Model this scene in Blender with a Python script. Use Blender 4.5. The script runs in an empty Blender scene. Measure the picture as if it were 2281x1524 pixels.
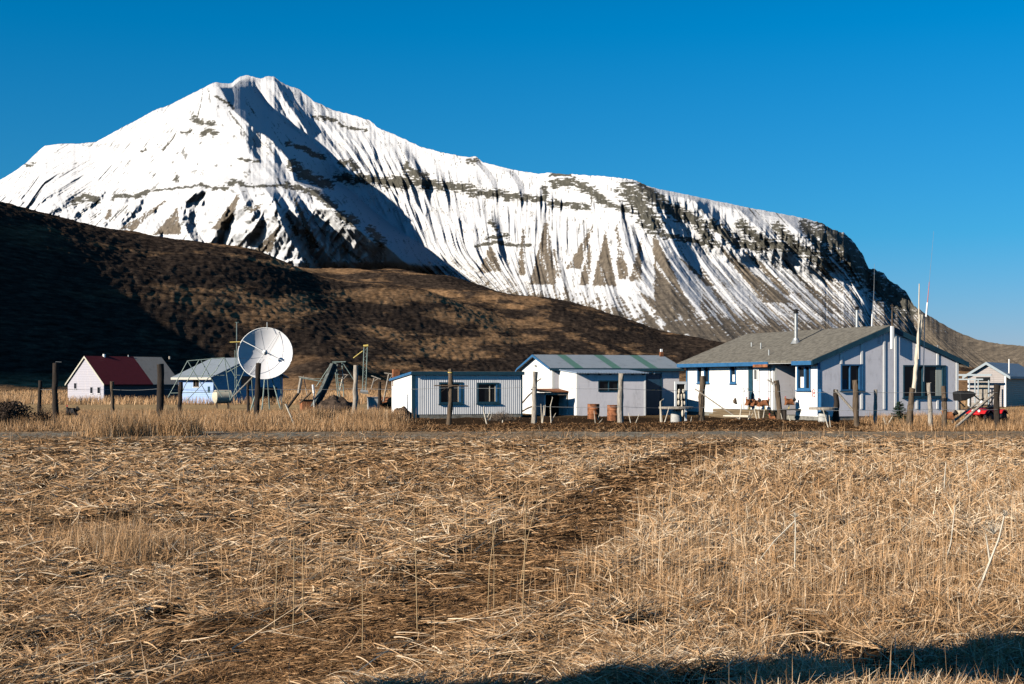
import bpy, bmesh, math, random
import numpy as np
from mathutils import Vector, Matrix

random.seed(7)
rng = np.random.default_rng(11)
scene = bpy.context.scene
COL = scene.collection

# ------------------------------------------------------------------ camera
F = 3168.0            # focal length in pixels of a 2281 px wide frame (50 mm on 36 mm film)
CX, HOR, EYE = 1140.5, 850.0, 1.6
cam_d = bpy.data.cameras.new("camera")
cam_d.sensor_width = 36.0
cam_d.lens = 36.0 * F / 2281.0
cam_d.shift_y = (HOR - 762.0) / 2281.0
cam_d.clip_start = 0.3
cam_d.clip_end = 30000.0
cam = bpy.data.objects.new("camera", cam_d)
COL.objects.link(cam)
cam.location = (0.0, 0.0, EYE)
cam.rotation_euler = (math.radians(90), 0, 0)
scene.camera = cam

# ------------------------------------------------------------------ light
SUN_EL = math.radians(23.0)
SUN_AZ = math.radians(55.5)      # measured from behind the camera towards the left
sdir = Vector((-math.sin(SUN_AZ) * math.cos(SUN_EL), -math.cos(SUN_AZ) * math.cos(SUN_EL), math.sin(SUN_EL)))
sun_d = bpy.data.lights.new("sun", 'SUN')
sun_d.energy = 5.0
sun_d.angle = math.radians(0.5)
sun_d.color = (1.0, 0.90, 0.76)
sun = bpy.data.objects.new("sun", sun_d)
COL.objects.link(sun)
sun.rotation_euler = sdir.to_track_quat('Z', 'Y').to_euler()

world = bpy.data.worlds.new("World")
scene.world = world
world.use_nodes = True
wn = world.node_tree
wn.nodes.clear()
w_out = wn.nodes.new('ShaderNodeOutputWorld')
w_bg = wn.nodes.new('ShaderNodeBackground')
w_sky = wn.nodes.new('ShaderNodeTexSky')
w_sky.sky_type = 'NISHITA'
w_sky.sun_disc = False
w_sky.sun_elevation = SUN_EL
w_sky.sun_rotation = math.atan2(sdir.x, sdir.y)
w_sky.air_density = 1.0
w_sky.dust_density = 0.0
w_sky.ozone_density = 3.0
w_tc = wn.nodes.new('ShaderNodeTexCoord')
w_sep = wn.nodes.new('ShaderNodeSeparateXYZ')
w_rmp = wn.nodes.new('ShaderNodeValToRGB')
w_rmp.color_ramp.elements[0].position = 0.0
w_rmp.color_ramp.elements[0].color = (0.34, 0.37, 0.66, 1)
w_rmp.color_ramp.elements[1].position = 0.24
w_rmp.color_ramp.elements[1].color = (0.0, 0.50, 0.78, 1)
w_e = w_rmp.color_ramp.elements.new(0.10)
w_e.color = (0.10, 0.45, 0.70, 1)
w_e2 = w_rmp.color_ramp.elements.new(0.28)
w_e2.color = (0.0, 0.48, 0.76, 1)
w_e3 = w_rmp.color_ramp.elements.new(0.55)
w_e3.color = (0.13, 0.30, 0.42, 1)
w_mul = wn.nodes.new('ShaderNodeMix')
w_mul.data_type = 'RGBA'
w_mul.blend_type = 'MULTIPLY'
w_mul.inputs[0].default_value = 1.0
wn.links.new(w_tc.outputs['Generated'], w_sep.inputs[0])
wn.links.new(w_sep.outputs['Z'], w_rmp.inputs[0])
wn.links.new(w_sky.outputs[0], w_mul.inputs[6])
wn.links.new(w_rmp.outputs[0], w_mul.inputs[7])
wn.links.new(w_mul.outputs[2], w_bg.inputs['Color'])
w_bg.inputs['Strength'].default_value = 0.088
wn.links.new(w_bg.outputs[0], w_out.inputs['Surface'])

scene.view_settings.view_transform = 'Standard'
scene.view_settings.look = 'None'
scene.view_settings.exposure = 0.65
scene.view_settings.gamma = 1.0
scene.view_settings.use_curve_mapping = False
scene.cycles.use_denoising = True
scene.cycles.max_bounces = 4
scene.cycles.diffuse_bounces = 0
scene.cycles.transparent_max_bounces = 8


# ------------------------------------------------------------------ helpers
def P(px, py, Y):
    return Vector(((px - CX) * Y / F, Y, EYE + (HOR - py) * Y / F))


def G(px, Y, z=0.0):
    return Vector(((px - CX) * Y / F, Y, z))


def tag(o, label=None, cat=None, group=None, kind=None):
    if label: o['label'] = label
    if cat: o['category'] = cat
    if group: o['group'] = group
    if kind: o['kind'] = kind
    return o


def link_mesh(name, me, mat, parent=None):
    o = bpy.data.objects.new(name, me)
    COL.objects.link(o)
    if mat is not None:
        if isinstance(mat, (list, tuple)):
            for m in mat: me.materials.append(m)
        else:
            me.materials.append(mat)
    if parent is not None:
        o.parent = parent
    return o


def empty(name, loc=(0, 0, 0), rz=0.0):
    o = bpy.data.objects.new(name, None)
    COL.objects.link(o)
    o.location = loc
    o.rotation_euler = (0, 0, rz)
    o.empty_display_size = 0.2
    return o


def fast_mesh(name, verts, faces_flat, nper, smooth=False, attrs=None):
    """verts (n,3) array, faces_flat (m,nper) int array"""
    me = bpy.data.meshes.new(name)
    n = len(verts); m = len(faces_flat)
    me.vertices.add(n)
    me.vertices.foreach_set('co', np.ascontiguousarray(verts, dtype=np.float32).ravel())
    me.loops.add(m * nper)
    me.loops.foreach_set('vertex_index', np.ascontiguousarray(faces_flat, dtype=np.int32).ravel())
    me.polygons.add(m)
    me.polygons.foreach_set('loop_start', np.arange(0, m * nper, nper, dtype=np.int32))
    me.polygons.foreach_set('loop_total', np.full(m, nper, dtype=np.int32))
    me.polygons.foreach_set('use_smooth', np.full(m, smooth, dtype=bool))
    me.update(calc_edges=True)
    if attrs:
        for k, a in attrs.items():
            at = me.attributes.new(k, 'FLOAT', 'POINT')
            at.data.foreach_set('value', np.ascontiguousarray(a, dtype=np.float32).ravel())
    return me


def grid_faces(nr, nc):
    i = np.arange(nr - 1)[:, None] * nc + np.arange(nc - 1)[None, :]
    return np.stack([i, i + 1, i + nc + 1, i + nc], axis=-1).reshape(-1, 4)


def _hash(ix, iy, seed):
    h = (ix.astype(np.int64) * 374761393 + iy.astype(np.int64) * 668265263 + seed * 974711) & 0xffffffff
    h = ((h ^ (h >> 13)) * 1274126177) & 0xffffffff
    h = (h ^ (h >> 16)) & 0xffffffff
    return h.astype(np.float64) / 4294967295.0


def noise2(x, y, seed=0):
    ix = np.floor(x); iy = np.floor(y)
    fx = x - ix; fy = y - iy
    ix = ix.astype(np.int64); iy = iy.astype(np.int64)
    def gr(ox, oy):
        a = _hash(ix + ox, iy + oy, seed) * 2 * np.pi
        return np.cos(a) * (fx - ox) + np.sin(a) * (fy - oy)
    sx = fx * fx * fx * (fx * (fx * 6 - 15) + 10); sy = fy * fy * fy * (fy * (fy * 6 - 15) + 10)
    a = gr(0, 0) * (1 - sx) + gr(1, 0) * sx
    b = gr(0, 1) * (1 - sx) + gr(1, 1) * sx
    return (a * (1 - sy) + b * sy) * 1.5


def fbm(x, y, octv=4, seed=0, gain=0.5, lac=2.03):
    s = 0; a = 1.0; t = 0
    for k in range(octv):
        s = s + a * noise2(x, y, seed + k * 17); t += a
        x = x * lac + 13.7; y = y * lac + 7.1; a *= gain
    return s / t


def sstep(a, b, x):
    t = np.clip((x - a) / (b - a + 1e-12), 0, 1)
    return t * t * (3 - 2 * t)


# ------------------------------------------------------------------ materials
def new_mat(name):
    m = bpy.data.materials.new(name)
    m.use_nodes = True
    nt = m.node_tree
    b = nt.nodes['Principled BSDF']
    b.inputs['Specular IOR Level'].default_value = 0.25
    return m, nt, b


def nd(nt, typ, **kw):
    n = nt.nodes.new(typ)
    for k, v in kw.items():
        if k.startswith('i_'):
            key = k[2:]
            key = int(key) if key.isdigit() else key.replace('_', ' ')
            n.inputs[key].default_value = v
        else:
            setattr(n, k, v)
    return n


def ramp(nt, fac, stops, interp='LINEAR'):
    r = nt.nodes.new('ShaderNodeValToRGB')
    r.color_ramp.interpolation = interp
    els = r.color_ramp.elements
    while len(els) < len(stops): els.new(0.5)
    for e, (p, c) in zip(els, stops):
        e.position = p
        e.color = (c[0], c[1], c[2], 1) if len(c) == 3 else c
    nt.links.new(fac, r.inputs[0])
    return r.outputs[0]


def simple_mat(name, col, rough=0.7, var=0.12, scale=6.0, metal=0.0, bump=0.0, bscale=40.0, dirt=None, stretch=(1, 1, 1)):
    """one colour broken up by noise; optional second dirt colour"""
    m, nt, b = new_mat(name)
    tc = nd(nt, 'ShaderNodeTexCoord')
    mp = nd(nt, 'ShaderNodeMapping'); mp.inputs['Scale'].default_value = stretch
    nt.links.new(tc.outputs['Object'], mp.inputs[0])
    n1 = nd(nt, 'ShaderNodeTexNoise', i_Scale=scale, i_Detail=6.0, i_Roughness=0.65)
    nt.links.new(mp.outputs[0], n1.inputs['Vector'])
    lo = tuple(c * (1 - var * 1.6) for c in col); hi = tuple(min(1, c * (1 + var)) for c in col)
    stops = [(0.3, lo), (0.55, col), (0.75, hi)]
    if dirt:
        stops = [(0.28, dirt), (0.42, lo), (0.55, col), (0.75, hi)]
    c = ramp(nt, n1.outputs[0], stops)
    nt.links.new(c, b.inputs['Base Color'])
    b.inputs['Roughness'].default_value = rough
    b.inputs['Metallic'].default_value = metal
    if bump:
        n2 = nd(nt, 'ShaderNodeTexNoise', i_Scale=bscale, i_Detail=4.0)
        nt.links.new(mp.outputs[0], n2.inputs['Vector'])
        bp = nd(nt, 'ShaderNodeBump', i_Strength=bump, i_Distance=0.02)
        nt.links.new(n2.outputs[0], bp.inputs['Height'])
        nt.links.new(bp.outputs[0], b.inputs['Normal'])
    return m
# ------------------------------------------------------------------ far snow mountain
SKY_U = [-700, -400, -100, 0, 30, 60, 84, 100, 130, 175, 215, 260, 300, 345, 380, 420, 450, 480, 492, 508, 518, 530, 545, 560, 580, 598, 612, 625, 640, 665, 700, 740, 790, 825, 840, 870, 940, 990, 1040, 1060, 1075, 1130, 1200, 1220, 1260, 1340, 1410, 1450, 1560, 1650, 1750, 1800, 1825, 1850, 1880, 1900, 1920, 1935, 1950, 1968, 1977, 2000, 2018, 2035, 2080, 2130, 2180, 2230, 2281, 2500, 2900]
SKY_V = [620, 545, 445, 401, 383, 362, 338, 325, 321, 320, 316, 291, 270, 245, 234, 212, 198, 183, 184, 187, 184, 174, 168, 170, 175, 170, 172, 182, 190, 198, 226, 245, 257, 270, 284, 296, 328, 341, 350, 349, 361, 376, 388, 384, 388, 392, 400, 417, 440, 459, 478, 488, 495, 508, 520, 537, 565, 597, 600, 606, 622, 636, 652, 680, 710, 738, 758, 766, 771, 790, 810]
DR_U = [-700, 0, 100, 215, 480, 505, 545, 640, 760, 850, 1060, 1250, 1400, 1450, 1600, 1850, 1935, 1950, 2035, 2120, 2281, 2900]
DR_D = [6200, 5700, 5600, 5450, 4900, 5000, 5090, 5070, 4970, 4800, 4400, 4000, 3600, 3560, 3610, 3660, 3690, 3690, 3630, 3530, 3250, 2400]


def stroke(U, V, pts, width, amp=1.0):
    """soft brush along a polyline: returns the maximum of a falloff"""
    best = np.zeros_like(U)
    for (x0, y0), (x1, y1) in zip(pts[:-1], pts[1:]):
        dx, dy = x1 - x0, y1 - y0
        L2 = dx * dx + dy * dy + 1e-9
        t = np.clip(((U - x0) * dx + (V - y0) * dy) / L2, 0, 1)
        d = np.hypot(U - x0 - t * dx, V - y0 - t * dy)
        best = np.maximum(best, np.clip(1.25 - d / width, 0, 1))
    return amp * best


def tri(U, V, a, l, r, soft=5.0):
    """wedge widening downhill from apex a to the base l-r"""
    ax, ay = a; by = .5 * (l[1] + r[1])
    t = np.clip((V - ay) / (by - ay), 0, 1)
    xl = ax + (l[0] - ax) * t; xr = ax + (r[0] - ax) * t
    d = np.minimum(U - xl, xr - U) + 1.5
    dv = np.minimum(V - ay, by - V)
    return np.clip(np.minimum(d, dv) / soft + .5, 0, 1)


def spur(U, V, pts, A, wl, wr, pl=1.0):
    """rib running down the face: comes towards the viewer by A metres at its crest"""
    vs = [p[1] for p in pts]; us = [p[0] for p in pts]
    As = [p[2] if len(p) > 2 else 1.0 for p in pts]
    uc = np.interp(V, vs, us)
    am = np.interp(V, vs, As) * sstep(vs[0] - 25, vs[0] + 10, V) * (1 - sstep(vs[-1] - 10, vs[-1] + 40, V))
    du = U - uc
    f = np.where(du < 0, np.clip(1 + du / wl, 0, 1) ** pl, np.clip(1 - du / wr, 0, 1))
    return A * am * f


def build_mountain():
    nu, nv = 1500, 420
    us = np.concatenate([np.linspace(-700, -20, 60, endpoint=False), np.linspace(-20, 2320, nu - 100, endpoint=False), np.linspace(2320, 2900, 40)])
    sky = np.interp(us, SKY_U, SKY_V)
    inter = (us > -50)
    jag = fbm(us / 9.0, us * 0 + 3.3, 3, 5) * 3.0 + fbm(us / 40.0, us * 0 + 1.3, 2, 9) * 2.0
    rough_sky = np.interp(us, [0, 100, 480, 640, 850, 1200, 1260, 1800, 1850, 2040, 2100, 2281], [.5, .3, .7, .9, .8, .5, .8, .5, 1.8, 1.8, .6, .5])
    sky = sky + jag * rough_sky
    base = np.full_like(us, 866.0)
    t = np.linspace(0, 1, nv) ** 1.12
    U = np.repeat(us[None, :], nv, 0)
    V = sky[None, :] + (base - sky)[None, :] * t[:, None]
    # --- slope angle field (tan)
    ang = np.full_like(U, 33.0)
    ang = np.where(V > 600, 33 - (V - 600) * 0.10, ang)
    ang = np.clip(ang, 11, 60)
    apron = sstep(560, 700, V) * sstep(850, 1000, U)
    ang = ang * (1 - apron * 0.45)
    cliff = np.maximum.reduce([
        stroke(U, V, [(760, 385), (850, 402), (960, 412), (1100, 425), (1200, 445), (1310, 462)], 22),
        stroke(U, V, [(1230, 400), (1330, 425), (1400, 455), (1450, 500)], 24),
        stroke(U, V, [(1400, 420), (1470, 470), (1560, 530), (1700, 560), (1830, 590)], 34),
        stroke(U, V, [(1500, 440), (1650, 510), (1800, 540), (1900, 580), (2020, 660)], 36)])
    ang = ang + cliff * 26
    s_min = (850 - V) / F + 0.16
    tan = np.maximum(np.tan(np.radians(ang)), s_min + 0.05)
    # --- fall-line coordinate and depth, both followed down the slope
    gpts_u = [-700, 0, 250, 420, 500, 600, 760, 900, 1050, 1200, 1350, 1450, 1600, 1850, 2100, 2900]
    g_top = [-2.2, -2.0, -1.5, -0.6, 0.5, 0.8, 0.9, 0.45, 0.15, 0.0, 0.05, 0.45, 0.75, 1.25, 1.6, 1.6]
    g_bot = [-1.5, -1.3, -0.9, -0.7, -0.2, 0.3, 1.2, 1.6, 1.4, 0.2, 0.35, 0.75, 0.95, 1.35, 1.7, 1.7]
    gt = np.interp(us, gpts_u, g_top); gb = np.interp(us, gpts_u, g_bot)
    D = np.zeros_like(U); W = np.zeros_like(U)
    # start depth follows a smoothed skyline, so that teeth of the ridge stand behind or in front of it
    uu = np.arange(-760.0, 2960.0, 2.0); hk = np.hanning(81); hk /= hk.sum()
    sm = np.convolve(np.pad(np.interp(uu, us, sky), 40, mode='edge'), hk, 'valid')
    drs = np.convolve(np.pad(np.interp(uu, DR_U, DR_D), 15, mode='edge'), np.hanning(31) / np.hanning(31).sum(), 'valid')
    D[0] = np.interp(us, uu, drs); W[0] = us
    D[0] = D[0] - (sky - np.interp(us, uu, sm)) * D[0] / (F * math.tan(math.radians(33)) - (850 - sky))
    ker = np.hanning(27); ker /= ker.sum()
    for r in range(1, nv):
        dv = V[r] - V[r - 1]
        k = sstep(520, 640, V[r])
        src = us - (gt * (1 - k) + gb * k) * dv
        W[r] = np.interp(src, us, W[r - 1])
        Dp = 0.55 * np.interp(src, us, D[r - 1]) + 0.45 * D[r - 1]
        if r % 4 == 0:
            pad = np.pad(Dp, 13, mode='edge')
            Dp = 0.8 * Dp + 0.2 * np.convolve(pad, ker, 'valid')
        D[r] = Dp - Dp * dv / (F * tan[r] - (850 - V[r]))
    # --- big ribs
    body = 0
    body = body + spur(U, V, [(484, 186, .62), (516, 243, .9), (556, 277, .92), (618, 323, .84), (648, 363, .8), (655, 403, .85), (698, 425, .92), (744, 466, 1), (801, 511, .9), (858, 546, .8), (912, 592, .6)], 640, 430, 84, 1.3)
    body = body + spur(U, V, [(690, 418, .2), (744, 466, .8), (801, 511, 1), (858, 546, 1), (908, 592, .8)], 190, 420, 70, 1.0)
    body = body + spur(U, V, [(562, 172), (590, 215), (622, 268, 1.2), (640, 300, .8), (660, 330, .2)], 30, 90, 22)
    body = body + spur(U, V, [(612, 178), (632, 220), (662, 262), (690, 300, .3)], 80, 40, 24)
    body = body + spur(U, V, [(655, 350, .3), (700, 400, 1), (750, 470, 1), (830, 540, .8)], 60, 60, 22)
    for pts, A, wl, wr in [
        ([(150, 455), (110, 480), (60, 500)], 50, 60, 30),
        ([(300, 455), (262, 500), (238, 560)], 55, 90, 26),
        ([(440, 425), (415, 450), (405, 490), (430, 540), (455, 600)], 95, 120, 24),
        ([(530, 418), (545, 450), (570, 490), (560, 520)], 62, 90, 20),
        ([(505, 470, .6), (480, 520), (455, 570), (440, 610)], 60, 60, 22),
        ([(590, 420), (612, 450), (628, 500), (650, 540), (690, 600)], 95, 90, 24),
        ([(540, 520), (560, 560), (580, 610)], 50, 60, 24),
        ([(640, 425), (660, 470), (700, 520), (742, 560), (790, 600)], 38, 70, 26),
        ([(350, 500), (330, 540), (310, 590)], 40, 70, 22),
        ([(390, 270), (420, 320), (380, 380)], 30, 80, 30),
        ([(1060, 362), (1090, 400), (1105, 430)], 34, 60, 16),
        ([(1130, 380), (1150, 410), (1160, 440)], 34, 50, 16),
        ([(900, 340), (915, 370), (940, 400)], 40, 50, 18),
        ([(765, 345), (780, 370), (790, 395)], 40, 40, 22),
        ([(1095, 490), (1105, 520), (1110, 560)], 45, 40, 22),
        ([(1425, 405), (1445, 450), (1462, 510), (1480, 560), (1500, 680)], 55, 120, 60),
        ([(1540, 440), (1590, 500), (1650, 570)], 55, 70, 34),
        ([(1640, 460), (1700, 520), (1740, 560)], 50, 60, 30),
        ([(1740, 480), (1790, 530), (1840, 590)], 55, 70, 30),
        ([(1822, 495, .8), (1848, 520, 1), (1885, 560, .8), (1912, 600, .35), (1940, 640, .05)], 120, 240, 60),
    ]:
        k = 1.15 if pts[0][0] < 760 and pts[0][1] > 400 else 1.0
        body = body + spur(U, V, pts, A * k, wl, wr)
    # --- gullies & roughness
    right = sstep(950, 1150, U)
    low = sstep(430, 560, V)
    gul = fbm(W / 26.0, V / 260.0, 3, 21)
    gul2 = fbm(W / 11.0, V / 150.0, 3, 33)
    rough = fbm(U / 22.0, V / 16.0, 4, 41)
    face = stroke(U, V, [(505, 192), (560, 215), (600, 270), (665, 335), (730, 400), (800, 470), (860, 530), (905, 580)], 62)
    calm = 1 - 0.85 * np.clip(face, 0, 1)
    body = body + calm * (gul * 50 * (0.25 + 0.75 * right) * (1 - .4 * sstep(1430, 1520, U)) * (0.35 + 0.65 * low) + gul2 * 15 + fbm(W / 5.0, V / 60.0, 2, 37) * 5 + rough * 4) * sstep(15, 75, V - sky[None, :])
    leftlow = sstep(405, 450, V) * (1 - sstep(850, 950, U))
    rdg = 1 - np.abs(fbm((U + 0.55 * V) / 46.0, V / 95.0, 3, 141)) * 3.2
    rdg2 = 1 - np.abs(fbm((U - 0.35 * V) / 24.0, V / 60.0, 3, 143)) * 3.2
    body = body + leftlow * calm * (rdg * 22 + rdg2 * 10)
    body = body + cliff * (fbm(U / 14.0, V / 60.0, 3, 77) * 18 + 20)
    wr = 1 - np.abs(fbm(W / 60.0, V / 190.0, 3, 3)) * 3.0
    body = body + wr * 34 * (1 - right) * calm * sstep(10, 80, V - sky[None, :])
    fade = sstep(0, 10, V - sky[None, :]) * 0.85 + 0.15
    D2 = D - body * fade
    # --- rock mask (1 = bare)
    wob = fbm(U / 9.0, V / 7.0, 3, 50) * 5
    wobv = fbm(U / 10.0, V / 9.0, 3, 58) * 4
    Uw, Vw = U + wob, V + wobv
    R = np.zeros_like(U)
    S = lambda pts, w, a=1.0: stroke(Uw, Vw, pts, w, a)
    dark = [
        ([(165, 447), (195, 438), (218, 448)], 9), ([(250, 442), (262, 436), (300, 438), (335, 425)], 6), ([(335, 425), (440, 415)], 2.4), ([(445, 412), (478, 420), (505, 418)], 5), ([(510, 410), (528, 404), (545, 412)], 7),
        ([(545, 415), (640, 414)], 3.4), ([(640, 412), (700, 430), (735, 455)], 8),
        ([(428, 262), (445, 272), (476, 276)], 7), ([(405, 296), (425, 292)], 4), ([(450, 300), (465, 290), (482, 298)], 7),
        ([(480, 215), (505, 230)], 4), ([(535, 355), (575, 360)], 4), ([(510, 232), (520, 240)], 4),
        ([(315, 338), (325, 333)], 3), ([(60, 370), (75, 365)], 4),
        ([(760, 365), (780, 360), (792, 372)], 9), ([(755, 395), (840, 402), (900, 412)], 13), ([(905, 375), (920, 385), (945, 395)], 12), ([(880, 400), (1000, 415), (1045, 420)], 12),
        ([(1055, 430), (1120, 432), (1130, 440)], 11), ([(1140, 436), (1180, 442)], 9), ([(1185, 445), (1215, 440), (1212, 420)], 8), ([(1225, 452), (1310, 462)], 8),
        ([(1045, 360), (1062, 358)], 7), ([(1225, 390), (1270, 390)], 5), ([(1235, 410), (1270, 405), (1310, 420), (1345, 450)], 12), ([(1345, 450), (1400, 470)], 7),
        ([(700, 262), (745, 268)], 6), ([(755, 275), (775, 285), (815, 290)], 4),
        ([(1400, 425), (1420, 445), (1440, 480), (1455, 500)], 26), ([(1425, 415), (1470, 450), (1510, 480)], 16), ([(1510, 470), (1560, 500), (1580, 540)], 15), ([(1455, 520), (1560, 540), (1600, 545)], 7),
        ([(1590, 500), (1640, 540), (1700, 552)], 13), ([(1650, 500), (1690, 530)], 13), ([(1700, 540), (1800, 560), (1850, 600)], 14), ([(1730, 505), (1780, 560)], 14), ([(1790, 500), (1840, 570)], 13),
        ([(1835, 520), (1880, 545), (1910, 590), (1950, 630), (2020, 680)], 34),
        ([(1092, 495), (1100, 505), (1105, 512)], 7), ([(1060, 548), (1100, 540), (1150, 547), (1180, 545)], 4.5), ([(1085, 530), (1130, 525)], 6),
        ([(650, 365), (670, 385), (700, 400), (730, 410)], 14), ([(690, 340), (720, 352)], 7), ([(705, 430), (745, 460)], 9),
        ([(755, 478), (790, 495)], 12), ([(825, 512), (850, 540)], 11), ([(640, 320), (690, 335)], 6),
    ]
    for pts, w in dark:
        R = np.maximum(R, S(pts, w * 1.15))
    spk = fbm(U / 4.2, V / 3.6, 3, 90)
    lump = fbm(U / 15.0, V / 4.5, 4, 95)
    R = R + (R > 0.12) * (spk * 0.35 + lump * 1.25)
    # brown bare patches on the lower faces
    B = np.zeros_like(U)
    brown = [
        ([(245, 470), (240, 485)], 6, .8), ([(500, 500), (520, 480)], 6, .6), ([(480, 590), (520, 560), (550, 530)], 8, .6), ([(560, 470), (585, 455)], 5, .5),
        ([(760, 548), (800, 580)], 6, .6), ([(640, 480), (660, 520)], 7, .6), ([(110, 480), (60, 470)], 4, .4), ([(1235, 560), (1248, 620)], 6, .7), ([(1480, 640), (1520, 690)], 18, .55),
        ([(1560, 600), (1640, 700)], 7, .5), ([(1830, 600), (1930, 700)], 7, .6),
    ]
    streak = fbm(W / 7.5, V / 90.0, 4, 61)
    streak2 = fbm(W / 3.6, V / 38.0, 3, 67)
    for pts, w, a in brown:
        B = np.maximum(B, S(pts, w * 1.1, a))
    for a_, l_, r_ in [((1217, 488), (1180, 628), (1240, 640)), ((1322, 500), (1262, 596), (1292, 600)), ((1314, 545), (1290, 632), (1312, 640)), ((1350, 512), (1320, 632), (1372, 642)),
                       ((1374, 498), (1378, 620), (1400, 626)), ((1428, 532), (1403, 618), (1428, 632)), ((1092, 548), (1068, 606), (1116, 608)), ((1165, 508), (1155, 612), (1170, 616)),
                       ((1454, 515), (1462, 712), (1548, 700)), ((1598, 545), (1700, 668), (1765, 682)), ((1655, 556), (1748, 655), (1772, 660)), ((1514, 575), (1575, 640), (1592, 634)), ((1750, 590), (1850, 700), (1880, 700)),
                       ((396, 462), (343, 524), (402, 522)), ((625, 500), (563, 568), (604, 556)), ((368, 448), (262, 518), (300, 506)), ((652, 430), (690, 560), (712, 548)), ((534, 430), (470, 514), (508, 512)), ((470, 540), (400, 596), (445, 600)), ((300, 505), (240, 552), (275, 560))]:
        B = np.maximum(B, .86 * tri(Uw, Vw, a_, l_, r_))
    B = B + (B > 0.05) * (streak * 0.9 + spk * 0.55)
    # general streakiness (snow thin), more towards the foot and the right
    thin = 0.0 + sstep(560, 740, V) * 0.26 * sstep(800, 1000, U) + sstep(1420, 1620, U) * (0.07 + 0.12 * sstep(560, 740, V)) + sstep(1900, 2150, U) * 0.35 * sstep(600, 690, V)
    thin = thin + sstep(470, 580, V) * 0.09 * (1 - sstep(600, 750, U)) + 0.02
    thin = thin + sstep(640 + np.clip(U - 1000, 0, 400) * .12, 720 + np.clip(U - 1000, 0, 400) * .12, V) * sstep(900, 1000, U) * 0.22
    thin = thin + leftlow * calm * (0.03 + 0.08 * sstep(0.1, -0.4, rdg - 0.6))
    apr = sstep(0, 75, V - np.interp(U, [900, 1000, 1250, 1450, 1700, 2000], [545, 568, 615, 658, 695, 730])) * sstep(880, 960, U)
    aps = fbm((U - 2.2 * V) / 46.0, (V + .38 * U) / 7.0, 4, 171)
    T = thin + apr * (0.40 + 0.95 * aps) + (streak * 0.75 + streak2 * 0.6 + spk * 0.25) - 0.30
    bare = np.maximum.reduce([sstep(0.45, 0.62, R), sstep(0.42, 0.60, B), sstep(0.10, 0.22, T)])
    fine = fbm(W / 3.2, V / 22.0, 3, 191) + .6 * fbm(U / 30.0, V / 24.0, 3, 193)
    bare = np.maximum(bare, sstep(.42, .52, fine) * .75 * sstep(190, 260, V))
    brownness = np.clip(np.maximum(sstep(0.42, 0.6, B), sstep(0.05, .2, T) * sstep(500, 640, V)) * (1 - sstep(.45, .62, R)), 0, 1)
    z = EYE + (HOR - V) * D2 / F
    X = (U - CX) * D2 / F
    verts = np.stack([X, D2, z], -1)
    # --- back side
    nb = 14
    top = verts[0]
    back = []
    for k in range(nb, 0, -1):
        q = k / nb
        b = top.copy()
        b[:, 0] *= 1 + 0.35 * q; b[:, 1] += 1800 * q
        b[:, 2] = top[:, 2] * (1 - q) ** 1.3 - 30 * q
        back.append(b)
    allv = np.concatenate([np.stack(back, 0), verts], 0)
    z0 = np.zeros((nb, len(us)))
    me = fast_mesh("mountain", allv.reshape(-1, 3), grid_faces(nb + nv, len(us))[:, ::-1], 4, True,
                   {'bare': np.concatenate([z0, bare], 0), 'brown': np.concatenate([z0, brownness], 0)})
    m, nt, b = new_mat("snow_and_rock")
    a1 = nd(nt, 'ShaderNodeAttribute', attribute_name='bare')
    a2 = nd(nt, 'ShaderNodeAttribute', attribute_name='brown')
    geo = nd(nt, 'ShaderNodeNewGeometry')
    n1 = nd(nt, 'ShaderNodeTexNoise', i_Scale=0.06, i_Detail=8.0, i_Roughness=0.7)
    nt.links.new(geo.outputs['Position'], n1.inputs['Vector'])
    rock = ramp(nt, n1.outputs[0], [(0.3, (0.04, 0.04, 0.036)), (0.55, (0.085, 0.082, 0.068)), (0.75, (0.17, 0.16, 0.135))])
    soil = ramp(nt, n1.outputs[0], [(0.3, (0.065, 0.056, 0.047)), (0.55, (0.145, 0.12, 0.092)), (0.75, (0.25, 0.21, 0.165))])
    mx = nd(nt, 'ShaderNodeMix', data_type='RGBA'); nt.links.new(a2.outputs['Fac'], mx.inputs[0]); nt.links.new(rock, mx.inputs[6]); nt.links.new(soil, mx.inputs[7])
    mx2 = nd(nt, 'ShaderNodeMix', data_type='RGBA'); nt.links.new(a1.outputs['Fac'], mx2.inputs[0])
    mx2.inputs[6].default_value = (0.57, 0.58, 0.60, 1); nt.links.new(mx.outputs[2], mx2.inputs[7])
    nt.links.new(mx2.outputs[2], b.inputs['Base Color'])
    b.inputs['Roughness'].default_value = 0.9
    b.inputs['Specular IOR Level'].default_value = 0.1
    bp = nd(nt, 'ShaderNodeBump', i_Strength=0.6, i_Distance=6.0)
    nt.links.new(n1.outputs[0], bp.inputs['Height']); nt.links.new(bp.outputs[0], b.inputs['Normal'])
    o = link_mesh("mountain", me, m)
    tag(o, kind='structure')


build_mountain()
# ------------------------------------------------------------------ brown foothills
CREST = [(-260, 60, 30), (-215, 180, 52), (-190, 300, 59), (-164, 452, 58.6), (-147, 620, 59.5), (-140, 700, 57.5), (-128, 760, 63), (-103, 802, 68), (-72, 850, 68), (-40, 905, 57.5), (28, 960, 41), (85, 1010, 28), (140, 1060, 20), (200, 1110, 14), (320, 1180, 8), (600, 1300, 3)]


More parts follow.
